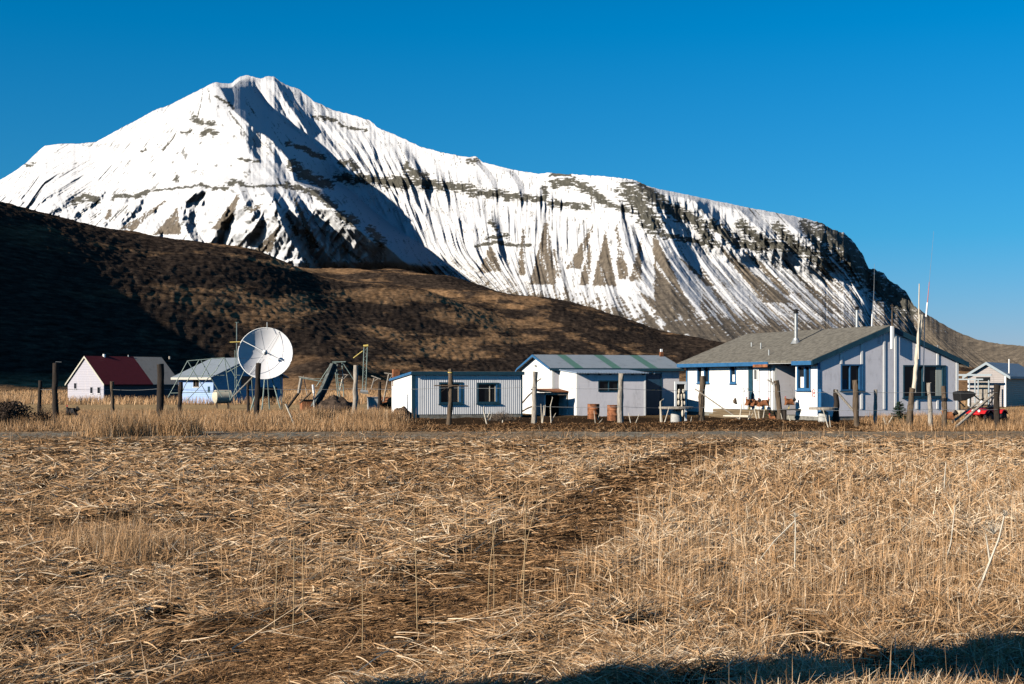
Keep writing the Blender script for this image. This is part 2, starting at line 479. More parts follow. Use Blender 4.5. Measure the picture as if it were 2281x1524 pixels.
def crest_field(X, Y):
    """distance to the crest line in plan and the crest height at the nearest point"""
    best = np.full(X.shape, 1e9); H = np.zeros(X.shape); side = np.zeros(X.shape)
    for (x0, y0, h0), (x1, y1, h1) in zip(CREST[:-1], CREST[1:]):
        dx, dy = x1 - x0, y1 - y0
        L2 = dx * dx + dy * dy
        t = np.clip(((X - x0) * dx + (Y - y0) * dy) / L2, 0, 1)
        d = np.hypot(X - x0 - t * dx, Y - y0 - t * dy)
        c = (X - x0) * dy - (Y - y0) * dx
        m = d < best
        best = np.where(m, d, best); H = np.where(m, h0 + (h1 - h0) * t, H); side = np.where(m, np.sign(c), side)
    return best, H, side


def hill_height(X, Y):
    d, H, side = crest_field(X, Y)
    Wd = np.interp(Y, [100, 300, 400, 470, 600, 700, 800, 900, 1100, 1300], [85, 94, 112, 160, 235, 300, 390, 450, 560, 600])
    front = side > 0
    q = np.clip(d / Wd, 0, 1)
    prof = np.interp(q, [0, .04, .15, .5, .8, 1.0], [1, .985, .87, .42, .10, 0])
    h = np.where(front, H * prof, H * np.clip(1 - d / 260, 0, 1))
    # secondary knolls on the far slope
    for (kx, ky, kh, rx, ry) in [(-52, 400, 9, 14, 40), (-100, 560, 10, 26, 60), (-45, 640, 9, 30, 60), (10, 700, 8, 50, 60)]:
        r2 = ((X - kx) / rx) ** 2 + ((Y - ky) / ry) ** 2
        h = h + kh * np.exp(-r2) * front
    return h


def build_hills():
    us = np.linspace(-1500, 2500, 1250)
    Ds = np.exp(np.linspace(math.log(200), math.log(1700), 620))
    U, Y = np.meshgrid(us, Ds)
    X = (U - CX) * Y / F
    h = hill_height(X, Y)
    k = sstep(0.0, 4.0, h)
    far = np.clip(Y / 600, .35, 1.4)
    h = h + k * (fbm(X / 60, Y / 110, 2, 101) * 4.0 * far + fbm(X / 9, Y / 16, 3, 103) * 0.6 + fbm(X / 1.9, Y / 4.0, 3, 107) * 0.55)
    h = h - 0.6 + 0.12 * fbm(X / 20, Y / 20, 3, 11)
    verts = np.stack([X, Y, h], -1)
    me = fast_mesh("hills", verts.reshape(-1, 3), grid_faces(len(Ds), len(us)), 4, True)
    m, nt, b = new_mat("heath")
    geo = nd(nt, 'ShaderNodeNewGeometry')
    mp = nd(nt, 'ShaderNodeMapping'); mp.inputs['Scale'].default_value = (0.55, 0.25, 2.6); mp.inputs['Rotation'].default_value = (0, 0.16, 0)
    nt.links.new(geo.outputs['Position'], mp.inputs[0])
    n1 = nd(nt, 'ShaderNodeTexNoise', i_Scale=0.028, i_Detail=8.0, i_Roughness=0.66)
    n2 = nd(nt, 'ShaderNodeTexNoise', i_Scale=0.5, i_Detail=6.0, i_Roughness=0.7)
    for n in (n1, n2): nt.links.new(mp.outputs[0], n.inputs['Vector'])
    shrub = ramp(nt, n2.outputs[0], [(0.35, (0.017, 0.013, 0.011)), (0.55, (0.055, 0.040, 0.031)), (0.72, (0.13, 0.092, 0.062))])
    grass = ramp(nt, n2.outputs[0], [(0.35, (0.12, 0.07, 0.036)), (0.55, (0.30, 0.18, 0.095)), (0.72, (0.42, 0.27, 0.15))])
    sp0 = nd(nt, 'ShaderNodeSeparateXYZ'); nt.links.new(geo.outputs['Position'], sp0.inputs[0])
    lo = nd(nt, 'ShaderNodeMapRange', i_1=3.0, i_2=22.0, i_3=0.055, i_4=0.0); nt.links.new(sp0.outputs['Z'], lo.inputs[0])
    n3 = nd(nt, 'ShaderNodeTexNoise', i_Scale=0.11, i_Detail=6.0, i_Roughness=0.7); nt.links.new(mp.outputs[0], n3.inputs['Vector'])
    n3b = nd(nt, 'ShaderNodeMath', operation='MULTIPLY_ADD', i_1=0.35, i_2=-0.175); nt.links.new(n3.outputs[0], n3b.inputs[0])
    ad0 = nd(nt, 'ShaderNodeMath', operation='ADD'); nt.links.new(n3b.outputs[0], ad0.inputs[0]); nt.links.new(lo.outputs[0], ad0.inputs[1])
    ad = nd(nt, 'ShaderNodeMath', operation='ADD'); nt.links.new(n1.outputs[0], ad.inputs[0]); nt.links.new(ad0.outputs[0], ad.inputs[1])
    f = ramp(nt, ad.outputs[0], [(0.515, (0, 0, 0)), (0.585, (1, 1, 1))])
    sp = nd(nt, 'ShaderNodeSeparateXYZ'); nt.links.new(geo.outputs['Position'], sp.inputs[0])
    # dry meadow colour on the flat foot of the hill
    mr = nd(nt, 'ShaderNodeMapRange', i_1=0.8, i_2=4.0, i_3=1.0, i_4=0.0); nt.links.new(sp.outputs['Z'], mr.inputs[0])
    ym = nd(nt, 'ShaderNodeMapRange', i_1=380.0, i_2=480.0); nt.links.new(sp.outputs['Y'], ym.inputs[0])  # no tan patches on the nearer, shaded slope: shade put into the ground colour
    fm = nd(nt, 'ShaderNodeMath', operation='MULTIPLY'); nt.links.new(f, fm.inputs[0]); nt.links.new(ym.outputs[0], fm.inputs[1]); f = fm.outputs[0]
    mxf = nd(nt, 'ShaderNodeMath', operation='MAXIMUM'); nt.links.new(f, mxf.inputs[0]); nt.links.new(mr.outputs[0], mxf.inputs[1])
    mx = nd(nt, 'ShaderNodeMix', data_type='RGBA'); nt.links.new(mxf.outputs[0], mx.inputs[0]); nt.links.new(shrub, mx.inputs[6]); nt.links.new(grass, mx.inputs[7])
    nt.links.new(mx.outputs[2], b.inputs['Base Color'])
    b.inputs['Roughness'].default_value = 1.0
    b.inputs['Specular IOR Level'].default_value = 0.0
    bp = nd(nt, 'ShaderNodeBump', i_Strength=0.8, i_Distance=1.0)
    nt.links.new(n2.outputs[0], bp.inputs['Height']); nt.links.new(bp.outputs[0], b.inputs['Normal'])
    tag(link_mesh("hills", me, m), kind='structure')


build_hills()
# ------------------------------------------------------------------ meadow ground
def yard_z(X, Y):
    """gentle relief of the meadow; flat under the road"""
    z = 0.085 * fbm(X / 1.9, Y / 2.4, 3, 201) + 0.075 * fbm(X / .55, Y / .7, 2, 205) * (1 - .6 * sstep(20, 32, Y)) + 0.05 * fbm(X / 7.0, Y / 9.0, 2, 203)
    road = sstep(37, 38.5, Y) * (1 - sstep(45.5, 47.0, Y))
    z = z * (1 - road * 0.8)
    # low bank of turf and mud between the road and the fence, on the right
    bank = np.exp(-((Y - 49.0) / 1.1) ** 2) * (0.22 + 0.12 * fbm(X / 1.3, Y / 1.0, 3, 207)) * sstep(-2.5, 0.5, X) * (1 - sstep(11.5, 13.5, X))
    z = z + bank * (0.55 + 0.45 * np.exp(-((X - 8.2) / 2.4) ** 2))
    z = z - 0.25 * sstep(70, 110, Y) - 0.3 * sstep(110, 220, Y)
    return z


def build_ground():
    us = np.linspace(-1400, 3700, 900)
    Ds = np.concatenate([[-40, -10, 1.0], np.exp(np.linspace(math.log(3.0), math.log(75), 620)), np.exp(np.linspace(math.log(76), math.log(280), 120))])
    U, Y = np.meshgrid(us, Ds)
    X = (U - CX) * np.maximum(np.abs(Y), 14) / F
    Z = yard_z(X, Y)
    me = fast_mesh("ground", np.stack([X, Y, Z], -1).reshape(-1, 3), grid_faces(len(Ds), len(us)), 4, True)
    m, nt, b = new_mat("matted_turf")
    geo = nd(nt, 'ShaderNodeNewGeometry')
    n1 = nd(nt, 'ShaderNodeTexNoise', i_Scale=0.9, i_Detail=6.0, i_Roughness=0.6)
    n2 = nd(nt, 'ShaderNodeTexNoise', i_Scale=14.0, i_Detail=6.0, i_Roughness=0.75)
    for n in (n1, n2): nt.links.new(geo.outputs['Position'], n.inputs['Vector'])
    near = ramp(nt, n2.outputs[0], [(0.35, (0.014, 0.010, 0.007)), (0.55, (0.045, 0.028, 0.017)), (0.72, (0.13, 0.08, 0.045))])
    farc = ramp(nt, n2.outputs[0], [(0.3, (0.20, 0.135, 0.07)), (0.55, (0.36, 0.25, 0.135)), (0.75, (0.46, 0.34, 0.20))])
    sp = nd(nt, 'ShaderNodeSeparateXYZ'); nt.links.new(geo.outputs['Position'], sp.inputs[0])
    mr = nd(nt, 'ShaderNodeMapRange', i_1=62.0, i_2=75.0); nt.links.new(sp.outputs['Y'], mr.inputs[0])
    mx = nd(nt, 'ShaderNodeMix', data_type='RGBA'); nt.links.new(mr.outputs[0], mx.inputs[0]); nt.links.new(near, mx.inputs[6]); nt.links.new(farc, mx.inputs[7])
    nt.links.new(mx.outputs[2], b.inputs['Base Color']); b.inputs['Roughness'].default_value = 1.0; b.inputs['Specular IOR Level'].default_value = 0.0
    bp = nd(nt, 'ShaderNodeBump', i_Strength=0.7, i_Distance=0.03); nt.links.new(n2.outputs[0], bp.inputs['Height']); nt.links.new(bp.outputs[0], b.inputs['Normal'])
    tag(link_mesh("ground", me, m), kind='structure')
    # far plain: one sheet out to the horizon, below the hills and mountain
    pv = np.array([[-26000, 200, -1.6], [26000, 200, -1.6], [26000, 26000, -1.6], [-26000, 26000, -1.6]], float)
    me = fast_mesh("far_plain", pv, np.array([[0, 1, 2, 3]]), 4)
    tag(link_mesh("plain", me, simple_mat("plain_heath", (0.20, 0.14, 0.08), 1.0, 0.3, 0.01)), kind='structure')
    # road
    xs = np.linspace(-45, 60, 700); ts = np.linspace(0, 1, 60)
    y0 = 39.2 + 0.9 * fbm(xs / 3.0, xs * 0, 3, 301) + .5 * fbm(xs / .6, xs * 0, 2, 309) + 0.02 * xs
    y1 = 45.4 + 0.25 * fbm(xs / 2.0, xs * 0 + 5, 3, 303) + 0.01 * xs
    Xr = np.repeat(xs[None], 60, 0); Yr = y0[None] + (y1 - y0)[None] * ts[:, None]
    Zr = yard_z(Xr, Yr) + 0.018 * np.sin(np.pi * ts)[:, None] + 0.012 + 0.035 * fbm(Xr / .9, Yr / .35, 3, 305) - .05 * (np.exp(-((Yr - 41.4) / .3) ** 2) + np.exp(-((Yr - 43.6) / .3) ** 2)) * (.6 + .8 * fbm(Xr / 3.0, Yr * 0, 2, 307))
    edge = np.minimum(ts, 1 - ts)[:, None]
    Zr = Zr - 0.05 * (1 - sstep(0, 0.05, edge))
    me = fast_mesh("road", np.stack([Xr, Yr, Zr], -1).reshape(-1, 3), grid_faces(60, 700), 4, True)
    m, nt, b = new_mat("gravel")
    geo = nd(nt, 'ShaderNodeNewGeometry')
    mp = nd(nt, 'ShaderNodeMapping'); mp.inputs['Scale'].default_value = (1, 0.45, 1); nt.links.new(geo.outputs['Position'], mp.inputs[0])
    v = nd(nt, 'ShaderNodeTexNoise', i_Scale=6.0, i_Detail=8.0, i_Roughness=0.8); nt.links.new(mp.outputs[0], v.inputs['Vector'])
    w = nd(nt, 'ShaderNodeTexNoise', i_Scale=0.5, i_Detail=4.0); nt.links.new(mp.outputs[0], w.inputs['Vector'])
    c1 = ramp(nt, v.outputs[0], [(0.35, (0.05, 0.046, 0.038)), (0.55, (0.21, 0.19, 0.15)), (0.72, (0.42, 0.38, 0.31))])
    c2 = ramp(nt, v.outputs[0], [(0.35, (0.07, 0.05, 0.03)), (0.55, (0.27, 0.19, 0.115)), (0.72, (0.45, 0.33, 0.21))])
    f = ramp(nt, w.outputs[0], [(0.42, (0, 0, 0)), (0.58, (1, 1, 1))])
    mx = nd(nt, 'ShaderNodeMix', data_type='RGBA'); nt.links.new(f, mx.inputs[0]); nt.links.new(c1, mx.inputs[6]); nt.links.new(c2, mx.inputs[7])
    nt.links.new(mx.outputs[2], b.inputs['Base Color']); b.inputs['Roughness'].default_value = 1.0; b.inputs['Specular IOR Level'].default_value = 0.1
    bp = nd(nt, 'ShaderNodeBump', i_Strength=0.8, i_Distance=0.03); nt.links.new(v.outputs[0], bp.inputs['Height']); nt.links.new(bp.outputs[0], b.inputs['Normal'])
    tag(link_mesh("road", me, m), kind='structure')


build_ground()
# ------------------------------------------------------------------ mesh builder
class MB:
    def __init__(s): s.v = []; s.f = []
    def add(s, vs, fs):
        n = len(s.v); s.v.extend([tuple(v) for v in vs]); s.f.extend([tuple(i + n for i in f) for f in fs]); return s
    def box(s, x0, y0, z0, x1, y1, z1, M=None):
        x0, x1 = min(x0, x1), max(x0, x1); y0, y1 = min(y0, y1), max(y0, y1); z0, z1 = min(z0, z1), max(z0, z1)
        vs = [Vector(p) for p in [(x0, y0, z0), (x1, y0, z0), (x1, y1, z0), (x0, y1, z0), (x0, y0, z1), (x1, y0, z1), (x1, y1, z1), (x0, y1, z1)]]
        if M is not None: vs = [M @ v for v in vs]
        return s.add(vs, [(3, 2, 1, 0), (4, 5, 6, 7), (0, 1, 5, 4), (1, 2, 6, 5), (2, 3, 7, 6), (3, 0, 4, 7)])
    def prism(s, poly, a, b, axis='y'):
        """poly of (u,w) extruded between a and b along axis"""
        n = len(poly)
        def mk(p, q):
            return (p[0], q, p[1]) if axis == 'y' else ((q, p[0], p[1]) if axis == 'x' else (p[0], p[1], q))
        vs = [mk(p, a) for p in poly] + [mk(p, b) for p in poly]
        fs = [tuple(range(n)), tuple(range(2 * n - 1, n - 1, -1))] + [(i, i + n, (i + 1) % n + n, (i + 1) % n) for i in range(n)]
        return s.add(vs, fs)
    def tube(s, pts, rad, n=8, cap=True):
        pts = [Vector(p) for p in pts]
        if not isinstance(rad, (list, tuple)): rad = [rad] * len(pts)
        rings = []
        for i, p in enumerate(pts):
            d = (pts[min(i + 1, len(pts) - 1)] - pts[max(i - 1, 0)]).normalized()
            up = Vector((0, 0, 1)) if abs(d.z) < 0.9 else Vector((1, 0, 0))
            a = d.cross(up).normalized(); b = d.cross(a)
            rings.append([p + (a * math.cos(2 * math.pi * k / n) + b * math.sin(2 * math.pi * k / n)) * rad[i] for k in range(n)])
        vs = [v for r in rings for v in r]; fs = []
        for i in range(len(rings) - 1):
            for k in range(n):
                fs.append((i * n + k, i * n + (k + 1) % n, (i + 1) * n + (k + 1) % n, (i + 1) * n + k))
        if cap:
            fs.append(tuple(range(n - 1, -1, -1))); fs.append(tuple((len(rings) - 1) * n + k for k in range(n)))
        return s.add(vs, fs)
    def lathe(s, prof, c=(0, 0, 0), n=16, M=None):
        """prof: (r,z) list around z"""
        vs = []
        for r, z in prof:
            for k in range(n):
                v = Vector((r * math.cos(2 * math.pi * k / n), r * math.sin(2 * math.pi * k / n), z))
                if M is not None: v = M @ v
                vs.append(v + Vector(c))
        fs = []
        for i in range(len(prof) - 1):
            for k in range(n):
                fs.append((i * n + k, i * n + (k + 1) % n, (i + 1) * n + (k + 1) % n, (i + 1) * n + k))
        fs.append(tuple(range(n - 1, -1, -1))); fs.append(tuple((len(prof) - 1) * n + k for k in range(n)))
        return s.add(vs, fs)
    def ball(s, c, r, n=10, sc=(1, 1, 1)):
        prof = [(max(1e-4, math.sin(math.pi * i / n)) * r, -math.cos(math.pi * i / n) * r) for i in range(n + 1)]
        return s.lathe(prof, c, n + 2, Matrix.Diagonal((sc[0], sc[1], sc[2])))
    def log(s, p0, p1, r0, r1, seed=0, n=9, seg=8, bend=0.03, knob=0.16):
        """weathered irregular pole"""
        R = random.Random(seed)
        p0, p1 = Vector(p0), Vector(p1)
        pts, rads = [], []
        L = (p1 - p0).length
        ox, oy = R.uniform(-bend, bend) * L, R.uniform(-bend, bend) * L
        ph = R.uniform(0, 6)
        for i in range(seg + 1):
            t = i / seg
            w = math.sin(math.pi * t + ph * 0.0)
            pts.append(p0.lerp(p1, t) + Vector((ox * w + R.uniform(-.3, .3) * r0 * .4, oy * w, 0)))
            rads.append((r0 + (r1 - r0) * t) * (1 + R.uniform(-knob, knob)))
        k0 = len(s.v)
        s.tube(pts, rads, n)
        for i in range(k0, len(s.v)):
            v = s.v[i]
            s.v[i] = (v[0] + R.uniform(-1, 1) * r0 * .13, v[1] + R.uniform(-1, 1) * r0 * .13, v[2] + R.uniform(-1, 1) * r0 * .1)
        return s
    def build(s, name, mat, parent=None, smooth=False, bevel=0.0):
        me = bpy.data.meshes.new(name)
        me.from_pydata(s.v, [], s.f)
        bm = bmesh.new(); bm.from_mesh(me)
        bmesh.ops.recalc_face_normals(bm, faces=bm.faces)
        if bevel:
            bmesh.ops.bevel(bm, geom=list(bm.edges), offset=bevel, segments=1, affect='EDGES')
        bm.to_mesh(me); bm.free()
        if smooth:
            me.polygons.foreach_set('use_smooth', [True] * len(me.polygons))
            try: me.set_sharp_from_angle(angle=math.radians(50))
            except Exception: pass
        return link_mesh(name, me, mat, parent)


def wall_boxes(mb, side, L0, L1, z0, z1, holes, off, th=0.12):
    """wall with rectangular openings. side: 'front' (face y=off), 'left' (face x=off), 'right' (face x=off), 'back' """
    xs = sorted(set([L0, L1] + [h[0] for h in holes] + [h[1] for h in holes]))
    for a, b in zip(xs[:-1], xs[1:]):
        if b - a < 1e-5: continue
        cut = sorted([(h[2], h[3]) for h in holes if h[0] <= a + 1e-6 and h[1] >= b - 1e-6])
        z = z0
        for c0, c1 in cut + [(z1, z1)]:
            if c0 > z + 1e-5:
                if side == 'front': mb.box(a, off, z, b, off + th, c0)
                elif side == 'left': mb.box(off, a, z, off + th, b, c0)
                elif side == 'right': mb.box(off - th, a, z, off, b, c0)
                else: mb.box(a, off - th, z, b, off, c0)
            z = max(z, c1)


class Frame:
    """local frame of a building: x along the front, y away from the viewer"""
    def __init__(s, px, Y, rdeg, z=0.0):
        s.C = G(px, Y); s.r = math.radians(rdeg); s.z = z
        s.ex = Vector((math.cos(s.r), math.sin(s.r), 0)); s.ey = Vector((-math.sin(s.r), math.cos(s.r), 0))
    def w(s, x, y, z=0): return s.C + s.ex * x + s.ey * y + Vector((0, 0, z))
    def sx(s, px, y=0.0):
        k = (px - CX) / F; b = s.w(0, y)
        return (k * b.y - b.x) / (s.ex.x - k * s.ex.y)
    def sy(s, px, x=0.0):
        k = (px - CX) / F; b = s.w(x, 0)
        return (k * b.y - b.x) / (s.ey.x - k * s.ey.y)
    def zr(s, py, x=0.0, y=0.0): return EYE + (HOR - py) * s.w(x, y).y / F


def part(mb, name, mat, parent, smooth=False, bevel=0.0): return mb.build(name, mat, parent, smooth, bevel)


# ------------------------------------------------------------------ shared materials
def siding_mat(name, col, axis='Z', pitch=7.0, depth=0.012, rough=0.6, dirt=None, prof='SIN', var=0.05):
    m, nt, b = new_mat(name)
    tc = nd(nt, 'ShaderNodeTexCoord')
    n1 = nd(nt, 'ShaderNodeTexNoise', i_Scale=1.7, i_Detail=9.0, i_Roughness=0.78)
    mp = nd(nt, 'ShaderNodeMapping'); mp.inputs['Scale'].default_value = (1.5, 1.5, 0.5)
    nt.links.new(tc.outputs['Object'], mp.inputs[0]); nt.links.new(mp.outputs[0], n1.inputs['Vector'])
    d = dirt or tuple(c * 0.72 for c in col)
    c = ramp(nt, n1.outputs[0], [(0.34, d), (0.47, tuple(x * (1 - var) for x in col)), (0.66, col)])
    nt.links.new(c, b.inputs['Base Color']); b.inputs['Roughness'].default_value = rough
    wv = nd(nt, 'ShaderNodeTexWave', wave_type='BANDS', bands_direction=axis, wave_profile=prof, i_Scale=pitch)
    nt.links.new(tc.outputs['Object'], wv.inputs['Vector'])
    bp = nd(nt, 'ShaderNodeBump', i_Strength=1.0, i_Distance=depth); nt.links.new(wv.outputs[1], bp.inputs['Height'])
    n2 = nd(nt, 'ShaderNodeTexNoise', i_Scale=30.0, i_Detail=3.0); nt.links.new(tc.outputs['Object'], n2.inputs['Vector'])
    bp2 = nd(nt, 'ShaderNodeBump', i_Strength=0.25, i_Distance=0.01); nt.links.new(n2.outputs[0], bp2.inputs['Height']); nt.links.new(bp.outputs[0], bp2.inputs['Normal'])
    nt.links.new(bp2.outputs[0], b.inputs['Normal'])
    return m


M = {}
M['white'] = simple_mat('white_paint', (0.78, 0.79, 0.78), 0.6, 0.05, 2.0, bump=0.2)
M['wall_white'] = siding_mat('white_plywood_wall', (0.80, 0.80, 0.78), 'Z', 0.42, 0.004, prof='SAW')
M['wall_shaded'] = siding_mat('white_wall_shaded', (0.75, 0.73, 0.76), 'Z', 0.42, 0.004, prof='SAW')  # white wall with the weak light of turned faces put into its colour
M['corr'] = siding_mat('white_corrugated_metal', (0.76, 0.76, 0.76), 'X', 3.3, 0.008, 0.45, var=0.04)
M['blue'] = simple_mat('blue_paint', (0.03, 0.12, 0.26), 0.5, 0.15, 4.0)
M['teal'] = simple_mat('dark_teal_paint', (0.015, 0.055, 0.085), 0.5, 0.2, 4.0)
M['glass'] = simple_mat('dark_window_glass', (0.012, 0.015, 0.018), 0.06, 0.2, 1.0)
M['glass'].node_tree.nodes['Principled BSDF'].inputs['Specular IOR Level'].default_value = 0.22
M['curtain'] = simple_mat('pale_curtain', (0.42, 0.45, 0.40), 0.9, 0.2, 3.0, stretch=(12, 12, 0.3))
M['curtain_w'] = simple_mat('white_curtain', (0.75, 0.75, 0.72), 0.9, 0.1, 3.0, stretch=(12, 12, 0.3))
M['shingle'] = simple_mat('weathered_shingle', (0.17, 0.158, 0.132), 0.95, 0.22, 5.0, bump=0.5, bscale=18, stretch=(1, 1, 1), dirt=(0.10, 0.095, 0.08))
M['metal_roof'] = siding_mat('galvanised_roof', (0.25, 0.29, 0.33), 'X', 4.0, 0.02, 0.5, dirt=(0.17, 0.20, 0.22))
M['metal_roof_b'] = siding_mat('blue_grey_roof', (0.26, 0.33, 0.42), 'X', 4.0, 0.02, 0.5)
M['green_roof'] = siding_mat('green_roof_panel', (0.09, 0.19, 0.15), 'X', 4.0, 0.02, 0.5)
M['red_roof'] = siding_mat('dark_red_roof', (0.11, 0.014, 0.02), 'Y', 4.0, 0.02, 0.7)
M['grey_roof'] = siding_mat('grey_board_roof', (0.30, 0.28, 0.25), 'Y', 3.0, 0.02, 0.9)
M['concrete'] = simple_mat('concrete', (0.21, 0.205, 0.18), 0.95, 0.2, 5.0, bump=0.4, dirt=(0.09, 0.085, 0.07))
M['pale_concrete'] = simple_mat('pale_concrete', (0.42, 0.42, 0.40), 0.95, 0.15, 6.0, bump=0.4)
M['wood'] = simple_mat('weathered_wood', (0.13, 0.095, 0.065), 0.95, 0.3, 6.0, bump=0.6, bscale=20, stretch=(6, 6, 0.6), dirt=(0.06, 0.05, 0.04))
M['wood_dark'] = simple_mat('dark_wet_wood', (0.035, 0.027, 0.022), 0.95, 0.3, 6.0, bump=0.7, bscale=20, stretch=(6, 6, 0.6))
M['wood_grey'] = simple_mat('silver_grey_wood', (0.36, 0.32, 0.27), 0.95, 0.25, 6.0, bump=0.6, bscale=20, stretch=(6, 6, 0.6), dirt=(0.13, 0.11, 0.09))
M['wood_pale'] = simple_mat('bleached_driftwood', (0.58, 0.52, 0.42), 0.9, 0.15, 5.0, bump=0.3, bscale=20, stretch=(6, 6, 0.6))
M['plank'] = simple_mat('brown_plank', (0.17, 0.125, 0.075), 0.9, 0.3, 3.0, bump=0.3, stretch=(0.4, 0.4, 6))
M['rust'] = simple_mat('rusty_steel', (0.30, 0.12, 0.055), 0.9, 0.3, 5.0, dirt=(0.12, 0.05, 0.03), bump=0.3)
M['steel'] = simple_mat('galvanised_steel', (0.42, 0.44, 0.44), 0.45, 0.15, 8.0, metal=0.6)
M['green_steel'] = simple_mat('grey_green_steel', (0.20, 0.26, 0.24), 0.6, 0.2, 8.0, metal=0.2)
M['black'] = simple_mat('black_rubber', (0.012, 0.012, 0.013), 0.7, 0.2, 8.0)
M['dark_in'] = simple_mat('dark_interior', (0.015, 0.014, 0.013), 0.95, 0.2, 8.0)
M['red'] = simple_mat('red_plastic', (0.48, 0.015, 0.02), 0.4, 0.15, 6.0)
M['yellow'] = simple_mat('yellow_paint', (0.55, 0.42, 0.12), 0.6, 0.15, 6.0)
M['lt_blue'] = siding_mat('light_blue_wall', (0.30, 0.42, 0.66), 'Z', 2.0, 0.01)
M['blue_shaded'] = siding_mat('shaded_blue_wall', (0.22, 0.36, 0.48), 'Z', 2.0, 0.01)  # darker copy of the light blue, shade of the gable put into it
M['lav_house'] = siding_mat('pale_board_wall', (0.40, 0.39, 0.44), 'Z', 2.0, 0.01, dirt=(0.5, 0.46, 0.46))
M['beige'] = siding_mat('beige_board_wall', (0.36, 0.33, 0.32), 'Z', 2.0, 0.01)
M['shade_wall'] = siding_mat('grey_beige_board_wall', (0.40, 0.35, 0.28), 'Z', 2.0, 0.01)


def window_part(parent, side, a0, a1, z0, z1, off, mat_frame, fw=0.05, mull=(), sill=None, curtain=None, trans=None, pane_in=0.07, proud=0.03):
    """frame ring, mullions, recessed glass pane, sill as sub-parts"""
    def bx(mb, s0, o0, q0, s1, o1, q1):
        # o is outwards
        if side == 'front': mb.box(s0, off - o0, q0, s1, off - o1, q1)
        elif side == 'left': mb.box(off - o0, s0, q0, off - o1, s1, q1)
        elif side == 'right': mb.box(off + o0, s0, q0, off + o1, s1, q1)
    f = MB()
    bx(f, a0 - .01, -.06, z1 - fw, a1 + .01, proud, z1 + .01); bx(f, a0 - .01, -.06, z0 - .01, a1 + .01, proud, z0 + fw)
    bx(f, a0 - .01, -.06, z0 + fw, a0 + fw, proud, z1 - fw); bx(f, a1 - fw, -.06, z0 + fw, a1 + .01, proud, z1 - fw)
    for m_ in mull:
        mm, mw = m_ if isinstance(m_, tuple) else (m_, 0.04)
        bx(f, mm - mw / 2, -.05, z0 + fw, mm + mw / 2, proud * .5, z1 - fw)
    fo = f.build('window', mat_frame, parent)
    g = MB(); bx(g, a0 + fw, -pane_in, z0 + fw, a1 - fw, -pane_in + .01, z1 - fw)
    g.build('pane', M['glass'], fo)
    if sill is not None:
        q = MB(); bx(q, a0 - .06, 0, z0 - .05, a1 + .06, proud + .05, z0 - .012); q.build('sill', sill, fo)
    if curtain:
        for (c0, c1, b0, b1, cm) in curtain:
            q = MB(); bx(q, c0, -pane_in + .012, b0, c1, -pane_in + .022, b1); q.build('curtain', cm, fo)
    return fo


def gable_roof(mb, W, L0, L1, ze, zr, ovl, ovr, th=0.1, ridge=None):
    """ridge along y. W=width along x, ridge at W/2; slabs with overhang"""
    c = W / 2 if ridge is None else ridge
    sl = (zr - ze) / c; srr = (zr - ze) / (W - c)
    mb.prism([(-ovl, ze - sl * ovl), (c, zr), (c, zr + th), (-ovl, ze - sl * ovl + th)], L0, L1)
    mb.prism([(c, zr), (W + ovr, ze - srr * ovr), (W + ovr, ze - srr * ovr + th), (c, zr + th)], L0, L1)
